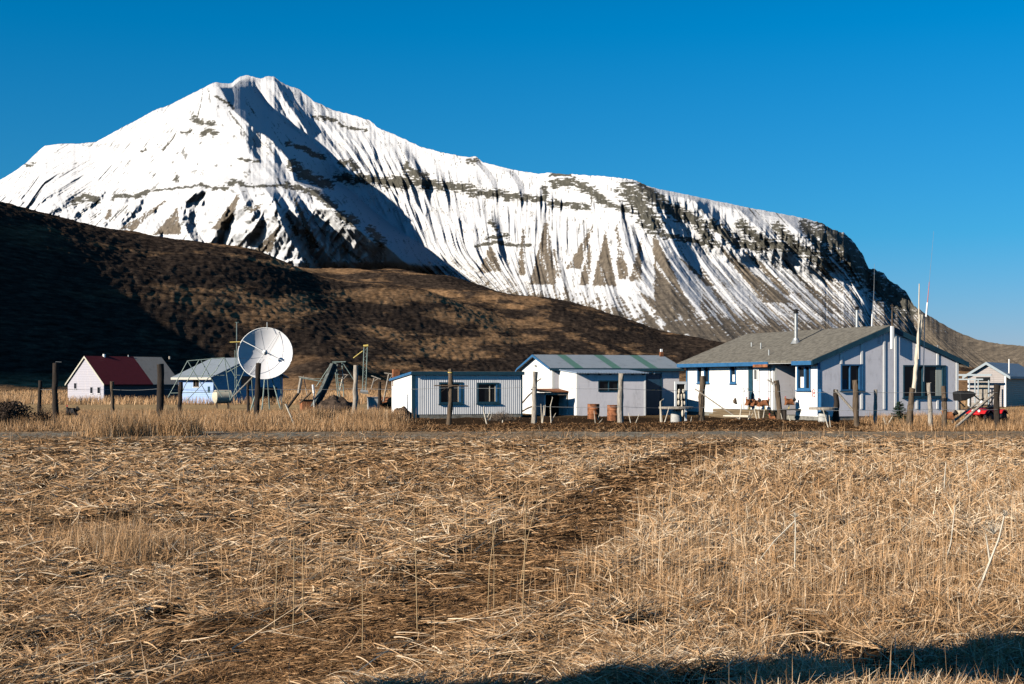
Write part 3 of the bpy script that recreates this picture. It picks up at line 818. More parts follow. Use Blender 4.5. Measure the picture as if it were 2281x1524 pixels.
# ------------------------------------------------------------------ main house on the right
def main_house():
    fr = Frame(1822, 58.3, 21)
    root = empty('white_house', fr.w(0, 0, 0), fr.r)
    tag(root, 'long white house with grey shingle roof, blue trim and pale gable end', 'house', 'buildings of the settlement')
    W = fr.sx(2133); L = fr.sy(1530)
    ze = 2.52; zr_ = 3.86; ridge = fr.sx(1980, -0.3) if False else W / 2
    t1 = fr.sy(1772); t2 = fr.sy(1725)
    z0 = 0.16
    # left (long) wall
    def zl(py, px): t = fr.sy(px); return fr.zr(py, 0, t)
    lw = MB()
    hole_n = (fr.sy(1806), fr.sy(1776), zl(869, 1790), zl(813, 1790))
    wall_boxes(lw, 'left', 0.0, t1, z0, ze, [hole_n], 0.0)
    part(lw, 'wall', M['wall_white'], root)
    lw = MB()
    h1 = (fr.sy(1580), fr.sy(1554), zl(853, 1567), zl(813, 1567)); h2 = (fr.sy(1640), fr.sy(1627), zl(854, 1633), zl(813, 1633))
    h3 = (fr.sy(1688), fr.sy(1679), zl(848, 1683), zl(822, 1683))
    wall_boxes(lw, 'left', t2, L, z0, ze, [h1, h2, h3], 0.0)
    part(lw, 'wall', M['wall_white'], root)['label'] = 'white sunlit side wall with the windows and door'
    # recess of the porch
    rc = MB(); D = 1.5
    rc.box(0.125, t1 - .12, z0, D, t1 - .003, ze); rc.box(D, t1 - .12, z0, D + .12, t2 + .12, ze); rc.box(0.125, t2, z0, D - .003, t2 + .12, ze)
    part(rc, 'porch_wall', M['wall_shaded'], root)
    # gable wall
    gw = MB()
    w1 = (fr.sx(1873), fr.sx(1922), fr.zr(870, fr.sx(1897)), fr.zr(812, fr.sx(1897)))
    w2 = (fr.sx(2012), fr.sx(2106), fr.zr(885, fr.sx(2060)), fr.zr(814, fr.sx(2060)))
    wall_boxes(gw, 'front', 0.125, W, z0, ze, [w1, w2], 0.0)
    gw.prism([(0.0, ze + .002), (W, ze + .002), (W / 2, zr_)], 0.0, 0.12)
    part(gw, 'gable_wall', M['wall_shaded'], root)
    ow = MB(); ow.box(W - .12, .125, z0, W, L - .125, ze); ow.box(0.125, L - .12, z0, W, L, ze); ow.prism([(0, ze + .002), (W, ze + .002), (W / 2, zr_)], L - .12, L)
    part(ow, 'back_wall', M['wall_shaded'], root)
    fd = MB(); fd.box(0.03, .03, -.25, W - .03, L - .03, z0 - .004)
    part(fd, 'foundation', M['concrete'], root)
    # roof
    rf = MB(); gable_roof(rf, W, -0.10, L + 0.32, ze, zr_ + .0, .36, .5, .1)
    roof = part(rf, 'roof', M['shingle'], root)
    sl = (zr_ - ze) / (W / 2)
    rk = MB()
    for sgn, c0 in ((1, -0.36), (-1, W + 0.5)):
        n = 1
        p0 = (c0, ze - sl * (0.36 if sgn == 1 else .5)); p1 = (W / 2, zr_)
        rk.prism([(p0[0], p0[1] - .12), (p1[0], p1[1] - .14), (p1[0], p1[1] + .08), (p0[0], p0[1] + .09)], -0.135, -0.104)
    part(rk, 'rake_board', M['teal'], roof)  # dark teal instead of blue: the board's shade put into its colour
    fa = MB(); fa.box(-.40, t2 - .1, ze - sl * .36 - .10, -.363, L + .3, ze - sl * .36 + .07); part(fa, 'fascia', M['blue'], roof)
    fa = MB(); fa.box(-.40, -.10, ze - sl * .36 - .10, -.363, t1 - .3, ze - sl * .36 + .07); part(fa, 'fascia', M['blue'], roof)
    fa = MB(); fa.box(-.415, t2 - .1, ze - sl * .36 - .16, -.403, t2 + 1.1, ze - sl * .36 - .04); part(fa, 'gutter', M['rust'], roof)
    so = MB(); so.box(-.34, -.09, ze - sl * .36 - .02, -.003, L + .3, ze - sl * .36 + .0); part(so, 'soffit', M['white'], roof)
    # battens on the gable
    def roofz(x): return ze + sl * (x if x < W / 2 else W - x)
    for px, segs in ((1873, [(0, 811)]), (1919, [(0, 811), (873, 911)]), (1969, [(0, 911)]), (1994, [(0, 911)]), (2042, [(0, 813), (887, 911)]), (2088, [(0, 813), (887, 911)])):
        x = fr.sx(px)
        for ya, yb in segs:
            za = roofz(x) - .08 if ya == 0 else fr.zr(ya, x)
            q = MB(); q.box(x - .05, -.035, fr.zr(yb, x), x + .05, -.003, za)
            part(q, 'batten', M['white'], root)
    q = MB(); q.box(W - .09, -.03, z0, W + .03, -.003, ze - .05); part(q, 'corner_board', M['white'], root)
    q = MB(); q.box(-.03, -.03, z0 + .05, .09, -.003, ze - .02); part(q, 'corner_board', M['blue'], root)
    q = MB(); q.box(-.03, L - .1, z0, -.003, L + .03, ze - .1); part(q, 'corner_board', M['blue'], root)
    q = MB(); q.box(-.05, t2 + .02, z0, -.003, t2 + .14, ze - .12); part(q, 'corner_board', M['white'], root)
    # windows
    window_part(root, 'front', *w1, 0.0, M['blue'], .045, mull=[(fr.sx(1893.5), .05), (fr.sx(1916.5), .12)], sill=M['teal'],
                curtain=[(w1[0] + .06, fr.sx(1888), w1[2] + .06, fr.zr(845, w1[0]), M['teal'])])
    window_part(root, 'front', *w2, 0.0, M['teal'], .05, mull=[(fr.sx(2057), .12), (fr.sx(2101), .09)], sill=M['teal'],
                curtain=[(fr.sx(2086), fr.sx(2099), w2[2] + .06, w2[3] - .06, M['curtain'])])
    window_part(root, 'left', *h1, 0.0, M['blue'], .06, mull=[(fr.sy(1569), .08)], sill=M['blue'], curtain=[(fr.sy(1567), fr.sy(1560), h1[2] + .08, h1[3] - .08, M['curtain_w'])])
    window_part(root, 'left', *h2, 0.0, M['blue'], .07, sill=M['blue'], curtain=[(h2[0] + .1, h2[1] - .1, h2[2] + .08, h2[2] + .4, M['curtain_w'])])
    window_part(root, 'left', *h3, 0.0, M['white'], .05)
    window_part(root, 'left', *hole_n, 0.0, M['blue'], .08, mull=[(fr.sy(1793), .12)], sill=M['blue'],
                curtain=[(fr.sy(1790), fr.sy(1781), hole_n[2] + .1, hole_n[3] - .5, M['curtain_w'])])
    # door and its trims on the side wall
    q = MB(); a, b = fr.sy(1721), fr.sy(1691); q.box(-.05, a + .15, z0, -.003, b, ze - .2)
    dr = part(q, 'door', M['white'], root)
    q = MB(); zt = fr.zr(811, 0, a)
    for (u0, u1, v0, v1) in ((a + .2, a + .27, z0, zt - .12), (b - .13, b - .05, z0, zt - .12), (a + .27, b - .13, zt - .2, zt - .12)):
        q.box(-.062, u0, v0, -.052, u1, v1)
    part(q, 'door_moulding', simple_mat('grey_trim', (.38, .38, .42)), dr)
    q = MB(); u = fr.sy(1673); q.box(-.04, u - .18, z0 + .3, -.003, u + .18, ze - .12); part(q, 'corner_board', M['teal'], root)
    # chimney stacks and vents
    def roof_pt(px, py):
        # point on the left roof plane seen at px,py
        bestp = None
        for i in range(0, 400):
            x = i / 400 * W / 2
            z = roofz(x) + .1
            # y from px
            y = fr.sy(px, x)
            e = abs(fr.zr(py, x, y) - z)
            if bestp is None or e < bestp[0]: bestp = (e, x, y, z)
        return bestp[1:]
    x, y, z = roof_pt(1773, 764); d = fr.w(x, y).y / F
    q = MB(); q.tube([(x, y, z - .1), (x, y, z + 66 * d)], .075, 12); c = part(q, 'chimney', M['steel'], roof, True)
    q = MB(); q.lathe([(.13, 0), (.13, .03), (.09, .05), (.09, .10), (.14, .11), (.12, .16), (.02, .19)], (x, y, z + 66 * d), 12); part(q, 'chimney_cap', M['black'], c)
    q = MB(); q.lathe([(.24, 0), (.14, .16), (.11, .26)], (x, y, z - .04), 12); part(q, 'flashing', M['steel'], c)
    x2, y2 = W / 2 + .5, fr.sy(1909, W / 2 + .5); z2 = roofz(x2); d = fr.w(x2, y2).y / F
    q = MB(); q.tube([(x2, y2, z2 - .05), (x2, y2, fr.zr(690, x2, y2))], .07, 12); c = part(q, 'chimney', M['steel'], roof, True)
    q = MB(); q.lathe([(.11, 0), (.11, .03), (.08, .05), (.08, .08), (.12, .09), (.02, .15)], (x2, y2, fr.zr(690, x2, y2)), 12); part(q, 'chimney_cap', M['black'], c)
    for px, py, h in ((1674, 772, 9), (1695, 777, 13), (1713, 791, 12)):
        x, y, z = roof_pt(px, py); d = fr.w(x, y).y / F
        q = MB(); q.tube([(x, y, z - .05), (x, y, z + h * d)], .035, 8); part(q, 'vent_pipe', M['steel'], roof, True)
    # finial under the peak
    q = MB(); xc = W / 2; q.box(xc - .05, -.27, fr.zr(777, xc, -.2), xc + .05, -.14, zr_ + .05)
    fi = part(q, 'finial', M['white'], roof)
    q = MB(); q.tube([(xc, -.2, zr_ + .05), (xc, -.2, zr_ + .45), (xc, -.2, fr.zr(677, xc, -.2))], [.04, .03, .008], 6); q.box(xc - .07, -.21, fr.zr(681, xc, -.5), xc + .07, -.19, fr.zr(679, xc, -.5))
    part(q, 'spire', M['wood'], fi)
    q = MB(); xv = fr.sx(1958); zc = fr.zr(756, xv)
    for k in range(6): q.box(xv - .07, -.02, zc - .17 + k * .06, xv + .07, -.003, zc - .145 + k * .06)
    part(q, 'louvre', simple_mat('grey_trim2', (.45, .45, .5)), root)
    # flood lamp on the right eave
    xl = fr.sx(2122); zz = fr.zr(783, xl, 1.0)
    q = MB(); q.tube([(xl, 1.0, roofz(xl) + .05), (xl, 1.0, fr.zr(771, xl, 1))], .02, 6); q.ball((xl, 1.0, fr.zr(771, xl, 1)), .04, 8)
    lp = part(q, 'lamp_arm', M['steel'], roof)
    q = MB(); q.ball((xl, .95, zz), .085, 10); part(q, 'lamp_globe', M['white'], lp, True)
    # red figure 8 by the corner
    q = MB(); tt = fr.sy(1813)
    for cz, rr in ((fr.zr(872, 0, tt), .07), (fr.zr(880, 0, tt), .075)):
        pts = [(-.012, tt + rr * 1.3 * math.cos(a_ * math.pi / 8), cz + rr * 1.1 * math.sin(a_ * math.pi / 8)) for a_ in range(17)]
        q.tube(pts, .014, 5)
    part(q, 'house_number', M['red'], root)
    # blue wing board sticking out at the corner
    q = MB(); q.box(-.0, -.22, -.1, .05, -.035, fr.zr(867, 0, -.3)); part(q, 'wing_board', M['blue'], root)
    return fr, W, L, t1, t2


HF, HW, HL, HT1, HT2 = main_house()


def steps_and_deck():
    fr = HF
    root = empty('wooden_steps', fr.w(-.05, HT2 + 1, 0), fr.r)
    tag(root, 'brown plank steps and landing in front of the white side door', 'steps')
    def B(name, x0, y0, z0, x1, y1, z1, mat='plank'):
        q = MB(); q.box(x0, y0 - HT2 - 1, z0, x1, y1 - HT2 - 1, z1); return part(q, name, M[mat], root)
    ya = fr.sy(1722) - .9; yb = fr.sy(1640)
    q = MB()
    for k in range(5):
        q.box(-1.15, ya - HT2 - 1, -.2 + k * .115, -.0, yb - HT2 - 1, -.2 + k * .115 + .105)
    part(q, 'landing', M['plank'], root)
    q = MB()
    for k in range(3): q.box(-1.1, yb - HT2 - 1 + .003, -.2 + k * .115, -.1, yb - HT2 - 1 + .45, -.2 + k * .115 + .105)
    part(q, 'step', M['plank'], root)
    q = MB()
    for k in range(2): q.box(-1.05, yb - HT2 - 1 + .453, -.2 + k * .115, -.1, yb - HT2 - 1 + .9, -.2 + k * .115 + .105)
    part(q, 'step', M['plank'], root)
    # bench in the recess of the porch
    r2 = empty('porch_bench', fr.w(.2, HT1 - .4, 0), fr.r); tag(r2, 'low dark plank bench running along the shaded porch corner', 'bench')
    q = MB(); q.box(-1.0, -.05, .40, .0, .32, .45); part(q, 'seat', M['wood_dark'], r2)
    for x in (-.95, -.1):
        q = MB(); q.box(x, 0, -.15, x + .07, .28, .397); part(q, 'leg', M['wood_dark'], r2)


steps_and_deck()


# ------------------------------------------------------------------ long shed with lean-to
def long_shed():
    fr = Frame(1230, 67.0, 18)
    root = empty('metal_roofed_shed', fr.w(0, 0, 0), fr.r)
    tag(root, 'white shed with grey metal roof striped by three green panels', 'shed', 'buildings of the settlement')
    L = fr.sx(1513); Wd = fr.sy(1163)
    ze = fr.zr(819, 0, 0); zp = 2.86; c = Wd / 2
    z0 = 0.0
    # ridge runs along x
    gw = MB(); gw.prism([(0, z0), (Wd, z0), (Wd, ze), (c, zp - .05), (0, ze)], 0.0, .12, 'x')
    part(gw, 'gable_wall', M['wall_white'], root)
    d0, d1 = fr.sx(1437), fr.sx(1473)
    zd = fr.zr(832, d0)
    fw = MB(); wall_boxes(fw, 'front', .125, L, -.1, ze, [(d0, d1, -.1, zd)], 0.0)
    part(fw, 'wall', M['wall_shaded'], root)
    bw = MB(); bw.box(.125, Wd - .12, z0, L, Wd, ze); bw.prism([(.125, z0), (Wd - .125, z0), (Wd - .125, ze), (c, zp - .05), (.125, ze)], L - .12, L - .003, 'x'); part(bw, 'back_wall', M['wall_shaded'], root)
    sl = (zp - ze) / c
    rf = MB(); ov = .22
    greens = [(fr.sx(1251), .36), (fr.sx(1338), .36), (fr.sx(1424), .36)]
    g_mid = []
    for px_t, px_b in ((1257, 1286), (1341, 1370), (1424, 1452)):
        # place by the eave crossing
        x = fr.sx(px_b) ; g_mid.append(x)
    x_edges = [-.2]
    for x in g_mid: x_edges += [x - .22, x + .22]
    x_edges.append(L + .15)
    rt = None
    for i in range(len(x_edges) - 1):
        a, b = x_edges[i], x_edges[i + 1]
        mat = M['green_roof'] if i % 2 else M['metal_roof']
        q = MB()
        q.prism([(-ov, ze - sl * ov), (c, zp), (c, zp + .05), (-ov, ze - sl * ov + .05)], a, b, 'x')
        if i % 2 == 0 or True:
            q.prism([(c, zp), (Wd + .2, ze - sl * .2), (Wd + .2, ze - sl * .2 + .05), (c, zp + .05)], a, b, 'x')
        if i == 0:
            rt = part(q, 'roof', mat, root)
        else: part(q, 'roof_panel', mat, root)
    q = MB(); q.prism([(Wd + .203, ze - sl * .2), (Wd + 1.1, ze - .62), (Wd + 1.1, ze - .57), (Wd + .203, ze - sl * .2 + .05)], -.2, L, 'x'); part(q, 'roof_panel', M['metal_roof'], root)
    q = MB(); q.prism([(Wd + .003, z0), (Wd + .95, z0), (Wd + .95, ze - .6), (Wd + .003, ze - .1)], .02, .12, 'x'); part(q, 'gable_wall', M['wall_white'], root)
    tr = MB()
    tr.prism([(-ov, ze - sl * ov - .04), (c, zp - .06), (c, zp + .052), (-ov, ze - sl * ov + .052)], -.235, -.205, 'x')
    tr.prism([(c, zp - .06), (Wd + .2, ze - sl * .2 - .04), (Wd + .2, ze - sl * .2 + .052), (c, zp + .052)], -.235, -.205, 'x')
    tr.prism([(Wd + .203, ze - sl * .2 - .04), (Wd + 1.1, ze - .66), (Wd + 1.1, ze - .568), (Wd + .203, ze - sl * .2 + .05)], -.235, -.205, 'x')
    part(tr, 'rake_board', M['blue'], rt)
    q = MB(); q.box(-.2, -ov - .025, ze - sl * ov - .09, L + .15, -ov - .004, ze - sl * ov + .035); part(q, 'fascia', M['teal'], rt)
    q = MB(); q.tube([(-.03, c, zp - .5), (-.10, c, zp - .5)], .05, 8); part(q, 'vent', M['steel'], root)
    xch = fr.sx(1470, c); q = MB(); q.box(xch - .08, c - .25, zp - .1, xch + .08, c - .1, zp + .22); ch = part(q, 'chimney', M['rust'], rt)
    q = MB(); q.box(xch - .05, c - .22, zp + .223, xch + .05, c - .13, zp + .36); part(q, 'chimney_cap', M['white'], ch)
    # dark blue door
    q = MB(); q.box(d0 + .03, .02, -.1, d1 - .03, .06, zd - .03); dr = part(q, 'door', simple_mat('navy_door', (.02, .06, .11), .5), root)
    q = MB(); q.box(d0 - .03, -.02, -.1, d0 + .028, -.003, zd + .05); q.box(d1 - .028, -.02, -.1, d1 + .03, -.003, zd + .05); part(q, 'door_frame', M['teal'], dr)
    q = MB(); zz = fr.zr(869, d0)
    for x in (d0 + .35, d0 + .44, d1 - .2):
        q = MB(); q.box(x, -.03, zz - .02, x + .06, .018, zz + .03); part(q, 'hinge', M['yellow'], dr)
    xm = (d0 + d1) / 2; q = MB(); q.ball((xm, -.12, zd + .02), .06, 8); q.tube([(xm, -.12, zd + .02), (xm, -.004, zd + .25)], .012, 5); part(q, 'door_lamp', M['white'], root)
    # lean-to
    u0 = fr.sx(1245); dep = 2.35; u1 = u0 + 3.36
    zf = fr.zr(833, u0, -dep) + .03; zb = ze - .12
    lw = MB(); lw.prism([(-dep, -.05), (-.003, -.05), (-.003, zb), (-dep, zf)], u0, u0 + .1, 'x'); part(lw, 'lean_to_wall', M['wall_white'], root)
    h = (fr.sx(1333, -dep), fr.sx(1378, -dep), fr.zr(872, u0 + 1.5, -dep), fr.zr(848, u0 + 1.5, -dep))
    q = MB(); wall_boxes(q, 'front', u0 + .103, u1, -.05, zf, [h], -dep, .1); part(q, 'lean_to_wall', M['wall_shaded'], root)
    q = MB(); q.prism([(-dep + .103, -.05), (-.003, -.05), (-.003, zb), (-dep + .103, zf)], u1 - .1, u1 - .001, 'x'); part(q, 'lean_to_wall', M['wall_shaded'], root)
    q = MB(); q.box(u1 - .02, -dep - .03, -.05, u1 + .06, -dep - .003, zf - .01); part(q, 'corner_board', M['white'], root)
    s2 = (zb - zf) / dep
    q = MB(); q.prism([(-dep - .25, zf - s2 * .25 + .01), (-.24, zb + .01 - s2 * .24), (-.24, zb + .05 - s2 * .24), (-dep - .25, zf - s2 * .25 + .05)], u0 - .08, u1 + .1, 'x'); lr = part(q, 'lean_to_roof', M['metal_roof_b'], root)
    for k in range(6):
        q = MB(); x = u0 + .5 + k * .55; q.box(x, -dep - .2, zf - s2 * .2 - .06, x + .05, -dep - .003, zf - s2 * .2 + .004); part(q, 'rafter_end', M['wood'], lr)
    window_part(root, 'front', *h, -dep, M['teal'], .03, mull=[(fr.sx(1356, -dep), .04)], pane_in=.06)
    return fr


SF = long_shed()


def corrugated_shed():
    fr = Frame(918, 62.0, 18)
    root = empty('corrugated_shed', fr.w(0, 0, 0), fr.r)
    tag(root, 'low white corrugated metal shed with two dark teal framed windows', 'shed', 'buildings of the settlement')
    L = fr.sx(1162); Wd = 3.9
    zt = fr.zr(831, 0, 0); zt2 = fr.zr(846, 0, Wd)
    w1 = (fr.sx(979), fr.sx(1030), fr.zr(899, 1.5), fr.zr(852, 1.5)); w2 = (fr.sx(1063), fr.sx(1111), fr.zr(898, 3.5), fr.zr(853, 3.5))
    q = MB(); wall_boxes(q, 'front', .0, L, .16, zt, [w1, w2], 0.0); part(q, 'wall', M['corr'], root)
    q = MB(); q.prism([(.123, .02), (Wd, .02), (Wd, zt2), (.123, zt)], 0, .1, 'x'); part(q, 'side_wall', M['wall_white'], root)
    q = MB(); q.prism([(.123, .02), (Wd, .02), (Wd, zt2), (.123, zt)], L - .1, L, 'x'); q.box(.103, Wd - .1, .02, L - .103, Wd - .002, zt2 - .01); part(q, 'back_wall', M['corr'], root)
    q = MB(); q.box(.03, .02, -.2, L - .02, Wd - .05, .156); part(q, 'foundation', M['concrete'], root)
    q = MB(); q.box(-.02, -.045, .0, .12, -.003, zt - .02); part(q, 'corner_board', M['teal'], root)
    q = MB(); q.box(L - .04, -.035, .05, L + .03, -.003, zt - .02); part(q, 'corner_board', M['teal'], root)
    sl = (zt - zt2) / Wd
    q = MB(); q.prism([(-.12, zt + .01), (Wd + .15, zt2), (Wd + .15, zt2 + .05), (-.12, zt + .07)], -.05, L + .08, 'x'); rf = part(q, 'roof', M['grey_roof'], root)
    q = MB(); q.box(-.05, -.15, zt - .08, L + .09, -.125, zt + .065); part(q, 'fascia', M['teal'], rf)
    q = MB(); q.prism([(-.12, zt - .05), (Wd + .15, zt2 - .06), (Wd + .15, zt2 + .045), (-.12, zt + .06)], -.085, -.055, 'x'); part(q, 'fascia', M['blue'], rf)
    for w, ml in ((w1, [(w1[1] - .19, .03)]), (w2, [(w2[0] + .57, .035), (w2[1] - .17, .03)])):
        fo = window_part(root, 'front', *w, 0.0, M['teal'], .06, mull=[], sill=M['teal'])
        q = MB(); q.box(w[1] - .13, -.02, w[2] + .06, w[1] - .07, .04, w[3] - .06); q.build('shutter_edge', M['blue'], fo)
        q = MB()
        for m_, ww in ml: q.box(m_, .035, w[2] + .07, m_ + ww, .055, w[3] - .1)
        q.build('mullion', M['wood_pale'], fo)
    q = MB(); xk, yk = .35, Wd - .35; q.box(xk - .35, yk, zt2 - .3, xk - .05, yk + .25, fr.zr(823, 0, yk)); part(q, 'chimney', M['rust'], root)
    # boards lying along the back of the roof
    b = empty('roof_boards', fr.w(0, Wd - .2, zt2 + .09), fr.r); tag(b, 'weathered grey boards lying along the back edge of the corrugated shed roof', 'boards')
    q = MB(); q.box(.3, -.05, .0, 3.2, .12, .1); part(q, 'board', M['wood'], b)
    q = MB(); q.box(.35, -.02, .103, 2.6, .08, .22); part(q, 'board', M['wood_grey'], b)
    return fr, L


CF, CL = corrugated_shed()


def red_house():
    fr = Frame(231, 130.0, 0)
    p = math.radians(40)
    # local x along the long side (away to the right), local y along the gable (away to the left)
    fr.ex = Vector((math.sin(p), math.cos(p), 0)); fr.ey = Vector((-math.cos(p), math.sin(p), 0))
    root = empty('red_roofed_house', fr.w(0, 0, 0), math.radians(50))
    tag(root, 'small pale house with steep dark red and grey roof in dry grass', 'house', 'buildings of the settlement')
    L = fr.sx(397); W = fr.sy(151)
    ze = fr.zr(853, 0, 0); zp = fr.zr(795, 0, W / 2); zb = -.9
    q = MB()
    def zz(py, y): return fr.zr(py, 0, y)
    wins = [(fr.sy(171), fr.sy(165), zz(867, 3), zz(853, 3)), (fr.sy(207), fr.sy(201), zz(877, 1), zz(862, 1)), (fr.sy(224), fr.sy(217), zz(877, .5), zz(862, .5))]
    wins = [(min(a, b), max(a, b), c, d) for a, b, c, d in wins]
    wt = ze
    wall_boxes(q, 'left', 0, W, zb, wt - .03, wins, 0.0)
    q.prism([(0, wt - .028), (W, wt - .028), (W / 2, zp)], 0, .12, 'x')
    part(q, 'gable_wall', M['lav_house'], root)
    q = MB(); q.box(.123, 0, zb, L, .12, ze - .02); q.box(.123, W - .12, zb, L, W, ze - .02); q.prism([(.123, zb), (W - .123, zb), (W - .123, ze), (W / 2, zp - .1), (.123, ze)], L - .12, L - .003, 'x')
    part(q, 'wall', simple_mat('shaded_board', (.10, .085, .09), .9), root)  # shade of the long side put into its wall colour
    c = W / 2; sl = (zp - ze) / c; xm = fr.sx(338, 0) 
    def roofseg(a, b, mat, nm):
        q = MB()
        q.prism([(-.25, ze - sl * .25), (c, zp), (c, zp + .08), (-.25, ze - sl * .25 + .08)], a, b, 'x')
        q.prism([(c, zp), (W + .25, ze - sl * .25), (W + .25, ze - sl * .25 + .08), (c, zp + .08)], a, b, 'x')
        return part(q, nm, mat, root)
    r1 = roofseg(-.12, xm, M['red_roof'], 'roof'); r1['label'] = 'dark red front part of the roof'
    r2 = roofseg(xm + .002, L + .2, M['grey_roof'], 'roof'); r2['label'] = 'grey weathered back part of the roof'
    q = MB()
    q.prism([(-.25, ze - sl * .25 - .08), (c, zp - .1), (c, zp + .085), (-.25, ze - sl * .25 + .085)], -.16, -.124, 'x')
    q.prism([(c, zp - .1), (W + .25, ze - sl * .25 - .08), (W + .25, ze - sl * .25 + .085), (c, zp + .085)], -.16, -.124, 'x')
    part(q, 'rake_board', simple_mat('cream_trim', (.5, .48, .4)), r1)
    for w in wins: window_part(root, 'left', *w, 0.0, M['lav_house'], .04, sill=M['white'], pane_in=.05)
    q = MB(); q.box(fr.sx(262), -.02, -.4, fr.sx(270), -.004, .55); part(q, 'door', M['teal'], root)
    for px, r_, py, m_ in ((232, .14, 789, 'white'), (286, .05, 791, 'steel'), (378, .11, 794, 'wood_grey')):
        x = fr.sx(px, c); q = MB(); q.tube([(x, c, zp - .1), (x, c, fr.zr(py, x, c))], r_, 8); part(q, 'chimney', M[m_], r1, True)
    return fr


def blue_house():
    fr = Frame(475, 120.0, 0)
    p = math.radians(40)
    fr.ex = Vector((math.sin(p), math.cos(p), 0)); fr.ey = Vector((-math.cos(p), math.sin(p), 0))
    root = empty('blue_house', fr.w(0, 0, 0), math.radians(50))
    tag(root, 'light blue house with low grey roof behind the satellite dish', 'house', 'buildings of the settlement')
    Wg = fr.sx(630); L = fr.sy(398)      # gable on the right (along x), side wall on the left (along y)
    ze = fr.zr(838, 0, 0); zp = fr.zr(799, Wg / 2, 0) ; zb = -.4; c = Wg / 2
    ws = (fr.sy(443), fr.sy(431), fr.zr(862, 0, 2), fr.zr(841, 0, 2)); ws = (min(ws[:2]), max(ws[:2]), ws[2], ws[3])
    q = MB(); wall_boxes(q, 'left', 0, L, zb, ze, [ws], 0.0); part(q, 'wall', M['lt_blue'], root)
    wg = (fr.sx(537), fr.sx(560), fr.zr(857, 3), fr.zr(838, 3))
    q = MB(); wall_boxes(q, 'front', .123, Wg, zb, ze, [wg], 0.0); q.prism([(0, ze + .002), (Wg, ze + .002), (c, zp)], 0, .12); part(q, 'gable_wall', M['blue_shaded'], root)
    q = MB(); q.box(Wg - .12, .123, zb, Wg, L, ze); q.box(.123, L - .12, zb, Wg - .123, L - .001, ze); part(q, 'back_wall', M['blue_shaded'], root)
    q = MB(); gable_roof(q, Wg, -.35, L + .4, ze, zp, .5, .4, .1); rf = part(q, 'roof', M['metal_roof'], root)
    sl = (zp - ze) / c
    q = MB(); q.box(-.535, -.35, ze - sl * .5 - .1, -.503, L + .4, ze - sl * .5 + .09); part(q, 'fascia', simple_mat('beige_trim', (.5, .48, .42)), rf)
    window_part(root, 'left', *ws, 0.0, M['wood'], .06, mull=[((ws[0] + ws[1]) / 2, .1)], sill=M['white'])
    window_part(root, 'front', *wg, 0.0, M['teal'], .06, sill=M['teal'])
    q = MB(); x = fr.sx(484); q.box(-.02, fr.sy(468), fr.zr(875, 0, 0), -.004, fr.sy(463), fr.zr(861, 0, 0)); part(q, 'hatch', M['teal'], root)
    q = MB(); q.box(fr.sx(577), -.03, zb, fr.sx(617), -.004, fr.zr(863, 6)); part(q, 'garage_opening', M['dark_in'], root)
    q = MB(); q.tube([(c + .3, 2, zp - .2), (c + .3, 2, fr.zr(718, c, 2))], .035, 6); part(q, 'mast', M['steel'], rf)
    return fr


red_house()
blue_house()


